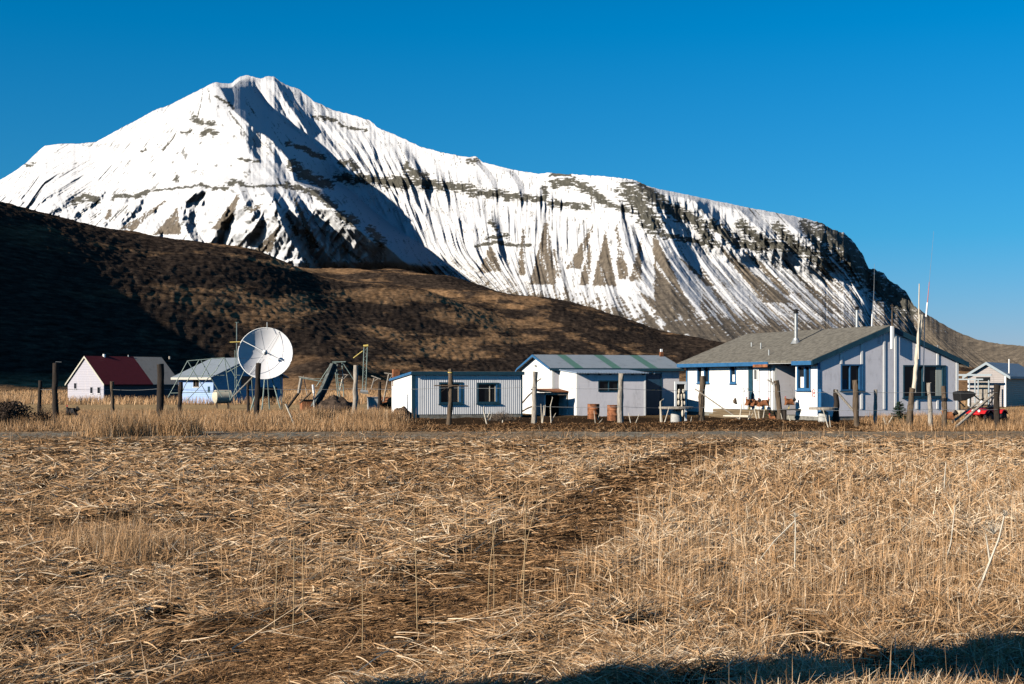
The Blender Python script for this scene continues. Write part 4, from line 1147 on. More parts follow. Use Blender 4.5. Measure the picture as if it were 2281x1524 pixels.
def right_cabin():
    fr = Frame(2240, 105.0, 0)
    p = math.radians(30)
    # local x along the gable towards the left-far, local y along the long side (away to the right)
    fr.ex = Vector((math.cos(p), -math.sin(p), 0)); fr.ey = Vector((math.sin(p), math.cos(p), 0))
    root = empty('beige_cabin', fr.w(0, 0, 0), -p)
    tag(root, 'small beige cabin with pale blue trim and porch at the right edge', 'house', 'buildings of the settlement')
    W = -fr.sx(2157); L = 12.0; zb = -.6
    ze = fr.zr(834, 0, 0); c = W / 2; zp = fr.zr(809, -c, 0)
    q = MB(); wall_boxes(q, 'front', -W, 0, zb, ze, [], 0.0); q.prism([(-W, ze + .002), (0, ze + .002), (-c, zp)], 0, .12); part(q, 'gable_wall', M['beige'], root)
    q = MB(); q.box(-.12, .123, zb, 0, L, ze - .02); q.box(-W, .123, zb, -W + .12, L, ze - .02); q.box(-W + .123, L - .12, zb, -.123, L - .002, ze); part(q, 'wall', M['shade_wall'], root)
    q = MB(); sl = (zp - ze) / c
    q.prism([(-W - .35, ze - sl * .35), (-c, zp), (-c, zp + .08), (-W - .35, ze - sl * .35 + .08)], -.25, L + .2)
    q.prism([(-c, zp), (.35, ze - sl * .35), (.35, ze - sl * .35 + .08), (-c, zp + .08)], -.25, L + .2)
    rf = part(q, 'roof', M['metal_roof'], root)
    tm = simple_mat('pale_blue_trim', (.30, .35, .38), .6, .05)
    q = MB()
    q.prism([(-W - .38, ze - sl * .38 - .12), (-c, zp - .12), (-c, zp + .085), (-W - .38, ze - sl * .38 + .085)], -.30, -.254)
    q.prism([(-c, zp - .12), (.38, ze - sl * .38 - .12), (.38, ze - sl * .38 + .085), (-c, zp + .085)], -.30, -.254)
    part(q, 'rake_board', tm, rf)
    q = MB(); q.box(.353, -.25, ze - sl * .35 - .1, .38, L, ze - sl * .35 + .06); part(q, 'fascia', tm, rf)
    q = MB(); q.box(-.08, -.04, zb, .04, -.003, ze - .1); part(q, 'corner_board', M['white'], root)
    q = MB(); q.box(-W - .04, -.04, zb, -W + .08, -.003, ze - .1); part(q, 'corner_board', M['white'], root)
    q = MB(); xw = -W * .6; q.box(xw - .5, -.03, ze - .5, xw + .5, -.003, ze - .2); part(q, 'window', M['glass'], root)
    q = MB(); q.box(xw - .35, -.04, zb, xw + .45, -.005, ze - .55); part(q, 'door', M['wood_grey'], root)
    q = MB(); xx = fr.sx(2250, 2) ; q.tube([(.0, 1.3, ze - .05), (.0, 1.3, fr.zr(800, 0, 1.3))], .05, 8); part(q, 'chimney', M['white'], rf)
    # porch frame
    q = MB(); a, b = -W - 1.35, -.7
    q.box(a, -1.5, ze - .12, b, -1.38, ze + .02); q.box(a, -1.5, ze - .42, b - .6, -1.44, ze - .32); q.box(a, -1.377, ze - .12, a + .1, 0, ze + .02)
    pf = part(q, 'porch_beam', tm, root)
    for x in (a + .25, a + 1.7, a + 2.1, b - 1.0, b - .25):
        q = MB(); q.box(x, -1.49, zb, x + .08, -1.41, ze - .425); part(q, 'porch_post', tm if x > a + 1 else M['wood_grey'], root)
    q = MB(); q.box(a + 1.7, -1.53, .5, b - .9, -1.5, .58); q.box(a + 1.7, -1.53, -.1, b - .9, -1.5, .0); part(q, 'porch_rail', M['wood_grey'], root)


right_cabin()
# ------------------------------------------------------------------ yard things
def gz(x, y): return float(yard_z(np.array([float(x)]), np.array([float(y)]))[0])


def at(px, Y, dz=0.0):
    p = G(px, Y); p.z = gz(p.x, Y) + dz; return p


POSTS = [
    (90, 848, 88, 8, 'wood_dark', 57, 'thin dark fence post left of the tallest post at the far left'),
    (124, 809, 127, 13, 'wood_dark', 55, 'tall dark fence post with a bent nail, left of the red-roofed house'),
    (249, 850, 251, 8, 'wood', 57, 'slim fence post in front of the corner of the red-roofed house'),
    (358, 811, 351, 15, 'wood_dark', 54, 'thick ragged dark fence post before the grey half of the far roof'),
    (403, 851, 400, 9, 'wood_dark', 56, 'short dark fence post before the left corner of the blue house'),
    (552, 855, 556, 7, 'wood_dark', 58, 'short thin post just left of the post under the satellite dish'),
    (576, 809, 571, 12, 'wood_dark', 55, 'dark fence post standing in front of the satellite dish'),
    (793, 814, 788, 10.5, 'wood_grey', 55, 'pale grey straight fence post beside the lattice tower'),
    (846, 850, 845, 7, 'wood_dark', 62, 'short black post next to the small grey box in the yard'),
    (1192, 828, 1189, 12, 'wood_grey', 51, 'grey fence post between the corrugated shed and the dog kennel'),
    (1384, 832, 1383, 12.5, 'wood_grey', 50, 'fence post in front of the lean-to, right of its window'),
    (1566, 838, 1564, 13.5, 'wood', 52, 'thick brown fence post before the first window of the white house'),
    (1729, 848, 1737, 11.5, 'wood', 50, 'leaning fence post to the right of the white house door'),
    (1905, 847, 1910, 13, 'wood', 48, 'fence post with pale top in front of the smaller gable window'),
    (1950, 868, 1950, 8, 'wood_grey', 48.5, 'slim pale fence post between the two gable windows'),
    (2033, 865, 2026, 13, 'wood', 48.5, 'leaning fence post that carries the bleached driftwood mast'),
    (2069, 853, 2074, 11, 'wood_grey', 48, 'knotty crooked fence post before the large gable window'),
    (2102, 860, 2103, 11, 'wood', 48, 'fence post with a dark band at the right of the large gable window'),
    (2221, 857, 2224, 12.5, 'wood_dark', 48, 'dark fence post standing before the beige cabin'),
    (1862, 868, 1860, 12, 'wood_dark', 50, 'short dark post carrying a sloping grey brace'),
]
post_tops = {}
for i, (pt, yt, pb, w, mat, Y, lab) in enumerate(POSTS):
    base = at(pb, Y, -0.3); top = P(pt, yt, Y)
    r = w / 2 * Y / F
    root = empty('fence_post', at(pb, Y)); tag(root, lab, 'post', 'posts of the yard fence')
    off = -root.location
    q = MB(); q.log(base + off, top + off, r * 1.12, r * .95, seed=i + 3, bend=.02 if i != 16 else .05, knob=.13 if i != 16 else .28)
    part(q, 'post', M[mat], root, True)
    post_tops[pt] = (base, top)
    if pt == 124:
        q = MB(); t = top + off; q.tube([t + Vector((-.02, 0, .0)), t + Vector((0, 0, .05)), t + Vector((.22, 0, .04))], .008, 5); part(q, 'nail', M['steel'], root)
    if pt == 2102:
        q = MB(); c = P(2103, 893, Y) + off; q.tube([c, c + Vector((0, 0, .09))], r * 1.35, 9); part(q, 'band', M['black'], root)
    if pt == 1862:
        q = MB(); q.tube([P(1861, 869, Y - .2) + off, P(1902, 916, Y - .2) + off], .045, 6); part(q, 'brace', M['wood_grey'], root)
    if pt == 1192:
        q = MB(); q.tube([P(1196, 850, Y - .1) + off, P(1206, 843, Y - .1) + off], .02, 5); part(q, 'peg', M['wood'], root)
    if pt == 1729:
        q = MB(); q.tube([P(1709, 846, Y - .1) + off, P(1727, 856, Y - .1) + off], .025, 5); q.tube([P(1718, 843, Y - .1) + off, P(1720, 858, Y - .1) + off], .025, 5); part(q, 'peg', M['wood_grey'], root)
# the post with a cross bar
base = at(998, 53, -.3); root = empty('crossbar_post', at(998, 53)); tag(root, 'tall fence post with thin crossbar in front of the corrugated shed', 'post', 'posts of the yard fence')
off = -root.location; top = P(1003, 822, 53)
q = MB(); q.log(base + off, top + off, .105, .09, seed=77); part(q, 'post', M['wood'], root, True)
q = MB(); q.tube([P(967, 859, 52.8) + off, P(1043, 860, 52.8) + off], .025, 6); part(q, 'crossbar', M['wood'], root)
q = MB(); q.tube([P(983, 873, 52.85) + off, P(990, 868, 52.85) + off, P(996, 861, 52.85) + off], .012, 5); part(q, 'wire', M['wood_dark'], root)
q = MB(); q.tube([P(1003.5, 831, 53) + off, P(1003.6, 829, 53) + off], .105, 9); part(q, 'band', M['yellow'], root)

# wire strands between the posts
def strand(name, pts, label, r=.006, mat='steel', grp='wire strands of the yard fence'):
    p3 = []
    for a, b in zip(pts[:-1], pts[1:]):
        a = Vector(a); b = Vector(b)
        for k in range(6):
            t = k / 6; p3.append(a.lerp(b, t) - Vector((0, 0, .25 * (b - a).length * .02 * math.sin(math.pi * t) * 2)))
    p3.append(Vector(pts[-1]))
    c = p3[0].copy()
    q = MB(); q.tube([p - c for p in p3], r, 4)
    o = q.build(name, M[mat]); o.location = c
    tag(o, label, 'wire', grp)


strand('fence_wire', [P(1190, 862, 50.9), P(1384, 866, 49.9), P(1565, 869, 51.9), P(1731, 872, 49.9), P(1907, 873, 47.9), P(2070, 874, 47.9), P(2222, 875, 47.9)], 'thin upper fence wire running past the white house')
strand('fence_wire', [P(1190, 905, 50.9), P(1384, 906, 49.9), P(1565, 908, 51.9), P(1734, 912, 49.9), P(1908, 914, 47.9), P(2070, 912, 47.9), P(2222, 912, 47.9)], 'thin lower fence wire running past the white house')

strand('fence_wire', [P(90, 868, 57), P(126, 866, 55), P(250, 868, 57), P(355, 866, 54), P(401, 868, 56), P(554, 868, 58), P(574, 866, 55)], 'thin upper fence wire crossing the far left of the yard')
strand('fence_wire', [P(574, 866, 55), P(790, 866, 55), P(1000, 864, 53), P(1190, 862, 50.9)], 'thin fence wire between the dish post and the kennel post')
# slanting rails
def rail(name, pa, pb, r0, r1, mat, label, cat='pole', seed=1, grp=None):
    c = (pa + pb) / 2; q = MB(); q.log(pa - c, pb - c, r0, r1, seed=seed, bend=.01, knob=.1)
    o = q.build(name, M[mat], None, True); o.location = c; tag(o, label, cat, grp); return o


rail('rail', P(1548, 866, 51.5), P(1650, 936, 51.0), .022, .025, 'wood_grey', 'thin grey rail sloping down from the thick brown fence post')
rail('rail', P(1191, 869, 52), P(1164, 897, 55), .025, .03, 'wood', 'brown rail sloping from the post to the corrugated shed, upper one')
rail('rail', P(1191, 903, 52), P(1162, 917, 55), .03, .03, 'wood', 'brown rail sloping from the post to the corrugated shed, lower one')
rail('leaning_log', P(2220, 872, 48.5), P(2125, 955, 47.6), .045, .05, 'wood_grey', 'long grey log leaning on the dark post before the red quad bike', 'log', 5)
rail('leaning_log', P(2182, 893, 49.5), P(2122, 940, 48.8), .035, .045, 'wood_grey', 'shorter grey log leaning behind the long one near the red quad bike', 'log', 6)
rail('driftwood_log', at(1612, 50, .28), at(1668, 48.6, .22), .035, .045, 'wood_pale', 'pale driftwood branch lying on the turf bank below the steps', 'log', 8)
rail('driftwood_log', at(655, 50, .1), P(636, 900, 50), .02, .035, 'wood_pale', 'pale curved branch sticking out of the grass right of the dish', 'log', 12)

# bleached mast with thin pole and antenna
root = empty('driftwood_mast', P(2036, 875, 49.0)); tag(root, 'tall bleached driftwood mast lashed to a fence post before the gable', 'mast')
off = -root.location
q = MB(); q.log(P(2036, 875, 49.0) + off, P(2053, 701, 49.0) + off, .082, .066, seed=31, seg=16, bend=.01, knob=.07); part(q, 'pole', M['wood_pale'], root, True)
q = MB(); q.log(P(2046, 800, 48.9) + off, P(2048, 632, 48.9) + off, .026, .018, seed=32, seg=12, bend=.006, knob=.15); part(q, 'thin_pole', M['wood_pale'], root, True)
q = MB(); q.tube([P(2057, 850, 49.1) + off, P(2060, 706, 49.1) + off], .016, 5); part(q, 'cable', M['steel'], root)
root = empty('whip_antenna', P(2055, 706, 49.0)); tag(root, 'thin red and white whip antenna on top of the driftwood mast', 'antenna', 'whip antennas'); off = -root.location
q = MB(); q.tube([P(2055, 705, 49) + off, P(2065, 706, 49) + off], .02, 5); part(q, 'bracket', M['steel'], root)
q = MB(); q.tube([P(2063, 706, 49) + off, P(2066, 674, 49) + off], .03, 6); part(q, 'base_section', M['white'], root)
q = MB(); q.tube([P(2066, 674, 49) + off, P(2070, 628, 49) + off], [.016, .010], 6); part(q, 'red_section', simple_mat('faded_red', (.5, .16, .13)), root)
q = MB(); q.tube([P(2070, 628, 49) + off, P(2080, 515, 49) + off], [.006, .0035], 5); part(q, 'whip', M['steel'], root)
xw, yw = HW / 2 + .8, HF.sy(1941, HW / 2 + .8)
p0 = HF.w(xw, yw, 3.5); root = empty('whip_antenna', p0); tag(root, 'thin grey whip antenna rising behind the ridge of the white house', 'antenna', 'whip antennas')
Yw = p0.y; q = MB(); q.tube([Vector((0, 0, 0)), P(1943, 700, Yw) - p0], .032, 6); part(q, 'base_section', M['white'], root)
q = MB(); q.tube([P(1943, 700, Yw) - p0, P(1946.5, 655, Yw) - p0, P(1948, 588, Yw) - p0], [.014, .010, .005], 5); part(q, 'whip', M['steel'], root)

# ---------------------------------------------------------------- satellite dish
def satellite_dish():
    Y = 80.0; c = P(591, 787, Y); R = 59 * Y / F
    root = empty('satellite_dish', Vector((c.x, Y + .6, gz(c.x, Y))))
    tag(root, 'big round white satellite dish standing in the dry grass', 'satellite dish')
    # axis: towards the viewer, tilted up
    axis = Vector((.10, -1, .30)).normalized()
    rot = axis.to_track_quat('Z', 'Y').to_matrix().to_4x4()
    off = c - root.location
    T = Matrix.Translation(off) @ rot
    dep = .62
    q = MB(); n = 48
    prof = [(R * k / 12, dep * (k / 12) ** 2 - dep) for k in range(0, 13)] + [(R * 1.02, .012), (R * 1.02, -.03), (R * .995, -.05)] + [(R * k / 12, dep * (k / 12) ** 2 - dep - .05) for k in range(11, -1, -1)]
    prof = [(max(r, .001), z) for r, z in prof]
    q.lathe(prof, (0, 0, 0), n)
    q.v = [tuple(T @ Vector(v)) for v in q.v]
    me_o = q.build('reflector', simple_mat('white_dish_paint', (.70, .70, .72), .55, .04, 2.0), root, True)
    q = MB(); n = 48
    pts = [T @ Vector((R * 1.015 * math.cos(2 * math.pi * k / n), R * 1.015 * math.sin(2 * math.pi * k / n), .0)) for k in range(n + 1)]
    q.tube(pts, .026, 6); q.build('rim', M['white'], root, True)
    for a in range(0, 360, 45):
        q = MB(); ca, sa = math.cos(math.radians(a + 12)), math.sin(math.radians(a + 12))
        q.tube([T @ Vector((R * k / 8 * ca, R * k / 8 * sa, dep * (k / 8) ** 2 - dep + .004)) for k in range(1, 9)], .006, 4); q.build('panel_seam', M['steel'], root)
    f = R * R / (4 * dep) - dep
    ft = Vector((0, 0, f * .72))
    q = MB(); q.lathe([(.05, -.14), (.14, -.12), (.14, .02), (.07, .10), (.06, .2), (.02, .22)], ft, 12); q.v = [tuple(T @ Vector(v)) for v in q.v]
    fd = q.build('feed_horn', M['white'], root, True)
    for a in (150, 335, 235, 60):
        e = Vector((R * math.cos(math.radians(a)), R * math.sin(math.radians(a)), 0))
        q = MB(); q.tube([T @ e, T @ ft], .018, 5); q.build('feed_strut', M['white'], root)
    # mount
    hub = T @ Vector((0, 0, -dep - .25))
    q = MB(); q.tube([T @ Vector((0, 0, -dep - .03)), hub], .16, 10); q.build('hub', M['green_steel'], root)
    z0 = -.2
    for dx, dy in ((-.9, -.5), (.9, -.4), (0, .9), (-.2, -.6)):
        q = MB(); q.tube([hub, Vector((off.x + dx, dy, z0))], .04, 6); q.build('mount_leg', M['green_steel'], root)
    for s in (-1, 1):
        q = MB(); q.tube([T @ Vector((s * R * .55, -R * .45, -dep * .4 - .06)), Vector((off.x + s * .8, .35, z0))], .03, 6); q.build('brace', M['green_steel'], root)
    q = MB(); q.tube([P(567, 836, Y) - root.location, P(519, 884, Y - 1) - root.location], .045, 6); q.build('brace', M['wood_grey'], root)
    q = MB(); q.tube([P(595, 735, Y + .2) - root.location, P(595, 718, Y + .2) - root.location], .02, 6); q.build('top_rod', M['steel'], root)


satellite_dish()


def members(name, label, cat, Y, lines, r, mat, base, pname='beam', depth=0.0):
    b = at(base, Y); root = empty(name, b); tag(root, label, cat)
    for i, (x0, y0, x1, y1, *rest) in enumerate(lines):
        Ya = Y + (rest[0] if rest else 0); rr = rest[1] if len(rest) > 1 else r
        m = rest[2] if len(rest) > 2 else mat; nm = rest[3] if len(rest) > 3 else pname
        q = MB(); q.tube([P(x0, y0, Ya) - b, P(x1, y1, Ya) - b], rr, 6); part(q, nm, M[m], root)
    return root


members('steel_lattice_frame', 'tall open grey steel lattice frame left of the satellite dish', 'frame', 84,
        [(374, 886, 418, 804), (418, 804, 500, 797), (500, 797, 513, 892, -1), (418, 804, 443, 847), (443, 847, 466, 888), (443, 803, 413, 857), (413, 857, 400, 886), (498, 797, 481, 825, .5), (481, 825, 415, 893, .5),
         (448, 803, 470, 842, .5), (470, 842, 495, 885, .5), (470, 800, 448, 842), (380, 876, 510, 872, 1), (397, 838, 505, 836, 1, .018), (500, 797, 530, 850, 1.5), (530, 850, 540, 892, 1.5), (505, 830, 560, 800, 2), (513, 892, 545, 825, .5)], .026, 'green_steel', 440)
members('antenna_mast', 'thin antenna mast with a wooden crossarm left of the dish', 'antenna', 86, [(527, 892, 527, 718, 0, .022, 'green_steel', 'mast'), (523.5, 892, 523.5, 780, 0, .02, 'green_steel', 'mast'), (512, 762.5, 536, 761.5, -.05, .035, 'yellow', 'crossarm'), (520, 836, 535, 836, -.05, .02, 'green_steel', 'crossarm'), (523, 718, 532, 718, 0, .012, 'green_steel', 'crossarm')], .02, 'green_steel', 527)
# lattice tower
lines = [(811, 772, 807.5, 872, 0), (818.5, 772, 815, 872, 0)]
for k in range(12):
    y0 = 775 + k * 8; lines.append((811 - .28 * k if k % 2 else 818.5 - .28 * k, y0, 818.2 - .28 * k if k % 2 else 810.7 - .28 * k, y0 + 8, 0, .01))
lines += [(809.5, 771, 820.5, 770, 0, .07, 'yellow', 'tower_top'), (808, 782, 787, 798, 0, .035, 'yellow', 'boom'), (803, 872, 820, 874, 0, .12, 'steel', 'tower_foot')]
members('lattice_tower', 'slim steel lattice tower with a yellow boom beside the pale post', 'tower', 80, lines, .028, 'green_steel', 812)
members('clothes_pole', 'leaning T-shaped clothes pole above the small grey box', 'pole', 72, [(834, 842, 827, 866, 0, .035, 'wood_grey', 'pole'), (827, 837, 848, 845, 0, .03, 'wood_grey', 'crossbar'), (832, 850, 842, 844, 0, .02, 'wood_grey', 'brace')], .03, 'wood_grey', 827)['group'] = 'T-shaped poles in the yard'
members('clothes_pole', 'leaning T-shaped clothes pole just left of the corrugated shed', 'pole', 66, [(866, 834, 854, 895, 0, .04, 'wood_grey', 'pole'), (856, 831, 878, 834, 0, .03, 'wood_grey', 'crossbar'), (864, 850, 874, 836, 0, .02, 'wood_grey', 'brace')], .03, 'wood_grey', 855)['group'] = 'T-shaped poles in the yard'
members('clothes_pole', 'leaning white T-shaped clothes pole right of the slide', 'pole', 76, [(765, 834, 757, 870, 0, .04, 'wood_pale', 'pole'), (758, 834, 776, 835, 0, .02, 'wood_grey', 'crossbar'), (764, 846, 773, 836, 0, .02, 'wood_grey', 'brace')], .03, 'wood_grey', 757)['group'] = 'T-shaped poles in the yard'

# playground slide
def slide():
    Y = 72; b = at(712, Y); root = empty('playground_slide', b); tag(root, 'grey playground slide with ladder and steep chute in the yard', 'slide')
    top = P(742, 810, Y) - b; bot = P(698, 906, Y - 1.6) - b
    d = (bot - top); u = Vector((0.45, .89, 0)) * .38
    q = MB()
    nrm = d.cross(u).normalized()
    if nrm.z < 0: nrm = -nrm
    n = 14
    vs = []
    for i in range(n + 1):
        t = i / n; p = top + d * t; bend = Vector((0, 0, .10 * math.sin(math.pi * t)))
        for s, hgt in ((-.5, .17), (-.48, 0), (.48, 0), (.5, .17)): vs.append(p + u * 2 * s * .6 - bend + nrm * hgt)
    fs = [(i * 4 + k, i * 4 + k + 1, (i + 1) * 4 + k + 1, (i + 1) * 4 + k) for i in range(n) for k in range(3)]
    q.add(vs, fs)
    o = part(q, 'chute', simple_mat('weathered_dark_steel', (.10, .115, .11), .7, .3, 5.0, dirt=(.05, .045, .04)), root); md = o.modifiers.new('solid', 'SOLIDIFY'); md.thickness = .03
    for x0, y0, x1, y1, dy in ((745, 808, 753, 884, .2), (762, 808, 766, 884, .2), (748, 808, 757, 884, .9)):
        q = MB(); q.tube([P(x0, y0, Y + dy) - b, P(x1, y1, Y + dy) - b], .026, 6); part(q, 'ladder_rail', M['green_steel'], root)
    for k in range(7):
        y = 816 + k * 9; q = MB(); q.tube([P(745 + k * 1.0, y, Y + .2) - b, P(762.3 + k * .5, y, Y + .2) - b], .016, 5); part(q, 'rung', M['green_steel'], root)
    q = MB(); q.tube([P(740, 807, Y) - b, P(770, 806, Y) - b], .03, 6); part(q, 'handrail', M['green_steel'], root)
    q = MB(); q.tube([P(762, 806, Y + .1) - b, P(792, 852, Y + .1) - b], .022, 6); part(q, 'brace', M['green_steel'], root)
    q = MB(); q.tube([P(733, 818, Y + .6) - b, P(704, 862, Y + .6) - b], .022, 6); part(q, 'brace', M['green_steel'], root)


slide()
members('broken_swing_frame', 'collapsed wooden swing frame of pale and dark beams beside the slide', 'frame', 70,
        [(671, 843, 665, 876, 0, .085, 'wood_grey', 'post'), (665, 876, 641, 908, 0, .07, 'wood_dark', 'post'), (697, 857, 699, 876, 0, .06, 'white', 'post'), (699, 876, 700, 914, 0, .035, 'steel', 'post'), (667, 841, 716, 850, .1, .03, 'green_steel', 'beam'),
         (676, 837, 684, 880, .1, .022, 'wood_grey', 'post'), (665, 839, 700, 844, .1, .025, 'wood_grey', 'beam'), (693, 874, 668, 898, -.2, .05, 'wood', 'beam'), (700, 844, 725, 844, .2, .015, 'green_steel', 'beam')], .03, 'wood', 680)


def boxthing(name, label, cat, px, Y, w, d, h, mat, rz=0.0, lid=None, z=0.0, bevel=.01, group=None):
    b = at(px, Y, z); root = empty(name, b, math.radians(rz)); tag(root, label, cat, group)
    q = MB(); q.box(-w / 2, -d / 2, -.1, w / 2, d / 2, h); part(q, 'body', M[mat], root, False, bevel)
    if lid:
        q = MB(); q.box(-w / 2 - .04, -d / 2 - .04, h + .003, w / 2 + .04, d / 2 + .04, h + .05); part(q, 'lid', M[lid], root, False, bevel)
    return root


boxthing('grey_box', 'small pale grey box with a dark lid beside the lattice tower', 'box', 832, 73, .58, .5, .78, 'pale_concrete', 15, 'steel')
boxthing('red_crate', 'dark red crate under the collapsed swing frame', 'crate', 686, 73, .75, .6, .62, 'rust', 20, 'wood_dark')
boxthing('white_block', 'small white block at the foot of the gable wall', 'block', 2012, 52, .22, .2, .18, 'white', 10)
# cylindrical tank between T pole and box
b = at(860, 74, .45); root = empty('water_tank', b); tag(root, 'rusty cylindrical tank lying behind the T-shaped pole', 'tank')
q = MB(); q.tube([(-.45, 0, 0), (-.40, 0, 0), (.40, 0, 0), (.45, 0, 0)], [.2, .33, .33, .2], 14); part(q, 'drum', M['rust'], root, True)
q = MB(); q.box(-.3, -.2, -.5, -.2, .2, -.28); part(q, 'cradle', M['wood'], root); q = MB(); q.box(.2, -.2, -.5, .3, .2, -.28); part(q, 'cradle', M['wood'], root)
# fuel tank by the blue house
b = at(495, 92, .75); root = empty('fuel_tank', b, .25); tag(root, 'cream fuel tank on a stand in front of the blue house', 'tank')
q = MB(); q.tube([(-.55, -.2, 0), (-.46, -.17, 0), (.5, .1, 0), (.6, .13, 0)], [.3, .44, .44, .3], 16); part(q, 'drum', simple_mat('cream_tank', (.55, .50, .38), .5, .15, 4), root, True)
for x in (-.35, .4):
    q = MB(); q.box(x - .05, -.35, -.95, x + .05, .35, -.38); part(q, 'stand', M['wood'], root)

# ---------------------------------------------------------------- kennel
def kennel():
    fr = Frame(1213, 65.6, 18); b = fr.w(0, 0, gz(fr.C.x, 65.6)); root = empty('dog_kennel', b, fr.r)
    tag(root, 'white box kennel with a brown plank roof and big dark opening', 'kennel')
    w = fr.sx(1265); h = 1.08; d = 1.15
    q = MB(); q.box(-.0, 0, 0, .05, d, h); part(q, 'side_wall', M['wall_white'], root)
    q = MB(); q.box(w - .05, 0, 0, w, d, h - .05); part(q, 'side_wall', M['wall_white'], root)
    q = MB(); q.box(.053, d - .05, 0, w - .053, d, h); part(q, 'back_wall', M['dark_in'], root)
    q = MB(); q.box(-.0, -.05, h - .10, w + .02, -.003, h + .02); q.box(w - .06, -.05, .35, w + .02, -.003, h - .103); part(q, 'door_frame', M['wood_grey'], root)
    q = MB(); q.box(-.03, -.05, -.02, .03, -.003, .8); part(q, 'door_frame', M['white'], root)
    q = MB(); q.prism([(-.12, h + .03), (d + .1, h + .14), (d + .1, h + .19), (-.12, h + .08)], -.25, w + .05, 'x'); part(q, 'roof', M['rust'], root)
    q = MB(); q.box(-.02, -.12, -.1, .9, -.06, .0); part(q, 'threshold', M['white'], root)


kennel()


def barrel(px, Y, label):
    b = at(px, Y); root = empty('rusty_barrel', b); tag(root, label, 'barrel', 'rusty barrels by the lean-to')
    r, h = .25, .62
    q = MB(); q.lathe([(r, -.05), (r, .2), (r + .012, .21), (r, .225), (r, .41), (r + .012, .42), (r, .435), (r, h), (r + .01, h + .01), (r - .015, h + .01), (r - .02, h - .25)], (0, 0, 0), 20); part(q, 'drum', M['rust'], root, True)


barrel(1322, 59.0, 'rusty open barrel left of the other one, before the lean-to wall')
barrel(1366, 58.6, 'rusty barrel beside the fence post in front of the lean-to')


def spool_table(px, Y, R, h, br, label):
    b = at(px, Y); root = empty('round_table', b); tag(root, label, 'table', 'round outdoor tables')
    q = MB(); q.lathe([(R - .02, h - .075), (R, h - .07), (R, h), (R - .02, h + .005)], (0, 0, 0), 28); part(q, 'tabletop', M['wood_grey'], root)
    q = MB(); q.lathe([(br * 1.05, -.05), (br, .05), (br * .95, h - .16), (br * .5, h - .14), (br * .45, h - .08)], (0, 0, 0), 18); part(q, 'pedestal', M['pale_concrete'], root, True)


spool_table(1506, 54, .66, .66, .21, 'wide round grey table on a pale drum by the white frame')
spool_table(1834, 49.5, .5, .54, .18, 'smaller round grey table on a pale drum by the blue corner')

# white frame with hanging floats
b = at(1516, 57.0); root = empty('float_stand', b, .3); tag(root, 'white upright frame hung with cream fishing floats between shed and house', 'stand')
h0, h1, wd = .15, 1.60 - gz(b.x, 57), .42
q = MB(); q.box(-wd / 2 - .05, -.03, -.05, -wd / 2 + .03, .03, h1); q.box(wd / 2 - .03, -.03, -.05, wd / 2 + .05, .03, h1); q.box(-wd / 2 + .031, -.03, h1 - .1, wd / 2 - .031, .03, h1); part(q, 'frame', M['white'], root)
q = MB(); q.box(-wd / 2 + .032, .01, .0, wd / 2 - .032, .025, h1 - .101); part(q, 'back_board', M['dark_in'], root)
R_ = random.Random(4)
for x, z, l in ((-.10, 1.2, .10), (.08, 1.2, .1), (-.12, 1.0, .12), (0, .97, .14), (.12, 1.0, .12), (-.12, .75, .11), (.02, .68, .17), (.13, .72, .1), (.05, .32, .14)):
    q = MB(); q.ball((x, -.09, z), .055, 8, (1, 1, l / .055)); part(q, 'float', M['wood_pale'], root, True)
for z in (1.1, .86):
    q = MB(); q.tube([(-.2, -.05, z), (.2, -.05, z)], .012, 5); part(q, 'cord', M['wood_dark'], root)

# gas cylinders on the landing
for px, lab in ((1655.5, 'white gas cylinder on the landing, the left of two'), (1664.5, 'white gas cylinder on the landing, next to the teal trim')):
    t = HF.sy(px, -.35); p = HF.w(-.35, t, .39); root = empty('gas_cylinder', p); tag(root, lab, 'gas cylinder', 'gas cylinders by the door')
    q = MB(); q.lathe([(.11, 0), (.125, .03), (.125, .72), (.10, .79), (.04, .83), (.035, .86)], (0, 0, 0), 16); part(q, 'tank', M['white'], root, True)
    q = MB(); q.tube([(0, 0, .86), (0, 0, .92)], .02, 6); q.tube([(0, 0, .90), (.08, 0, .91)], .01, 5); part(q, 'valve', M['steel'], root)
t = HF.sy(1639, -.02); p = HF.w(-.05, t, HF.zr(885, 0, t)); root = empty('hanging_bundle', p, HF.r); tag(root, 'small brown bundle hanging on the white wall left of the cylinders', 'bundle')
q = MB(); q.tube([(0, 0, 0), (-.01, .0, -.06), (-.03, .0, -.16), (-.02, 0, -.25), (0, -.02, -.30)], [.008, .03, .08, .07, .01], 8); part(q, 'bundle', M['wood'], root, True)
q = MB(); q.tube([(-.02, .0, -.2), (-.02, -.12, -.27)], [.04, .03], 6); part(q, 'tail', M['wood_dark'], root)

# ---------------------------------------------------------------- hens
def skin_mesh(name, verts, edges, radii, mat, parent, sub=1, rootv=0):
    me = bpy.data.meshes.new(name); me.from_pydata(verts, edges, [])
    o = link_mesh(name, me, mat, parent)
    md = o.modifiers.new('skin', 'SKIN')
    for i, r in enumerate(radii): me.skin_vertices[0].data[i].radius = (r, r)
    me.skin_vertices[0].data[rootv].use_root = True
    s = o.modifiers.new('sub', 'SUBSURF'); s.levels = sub; s.render_levels = sub
    return o


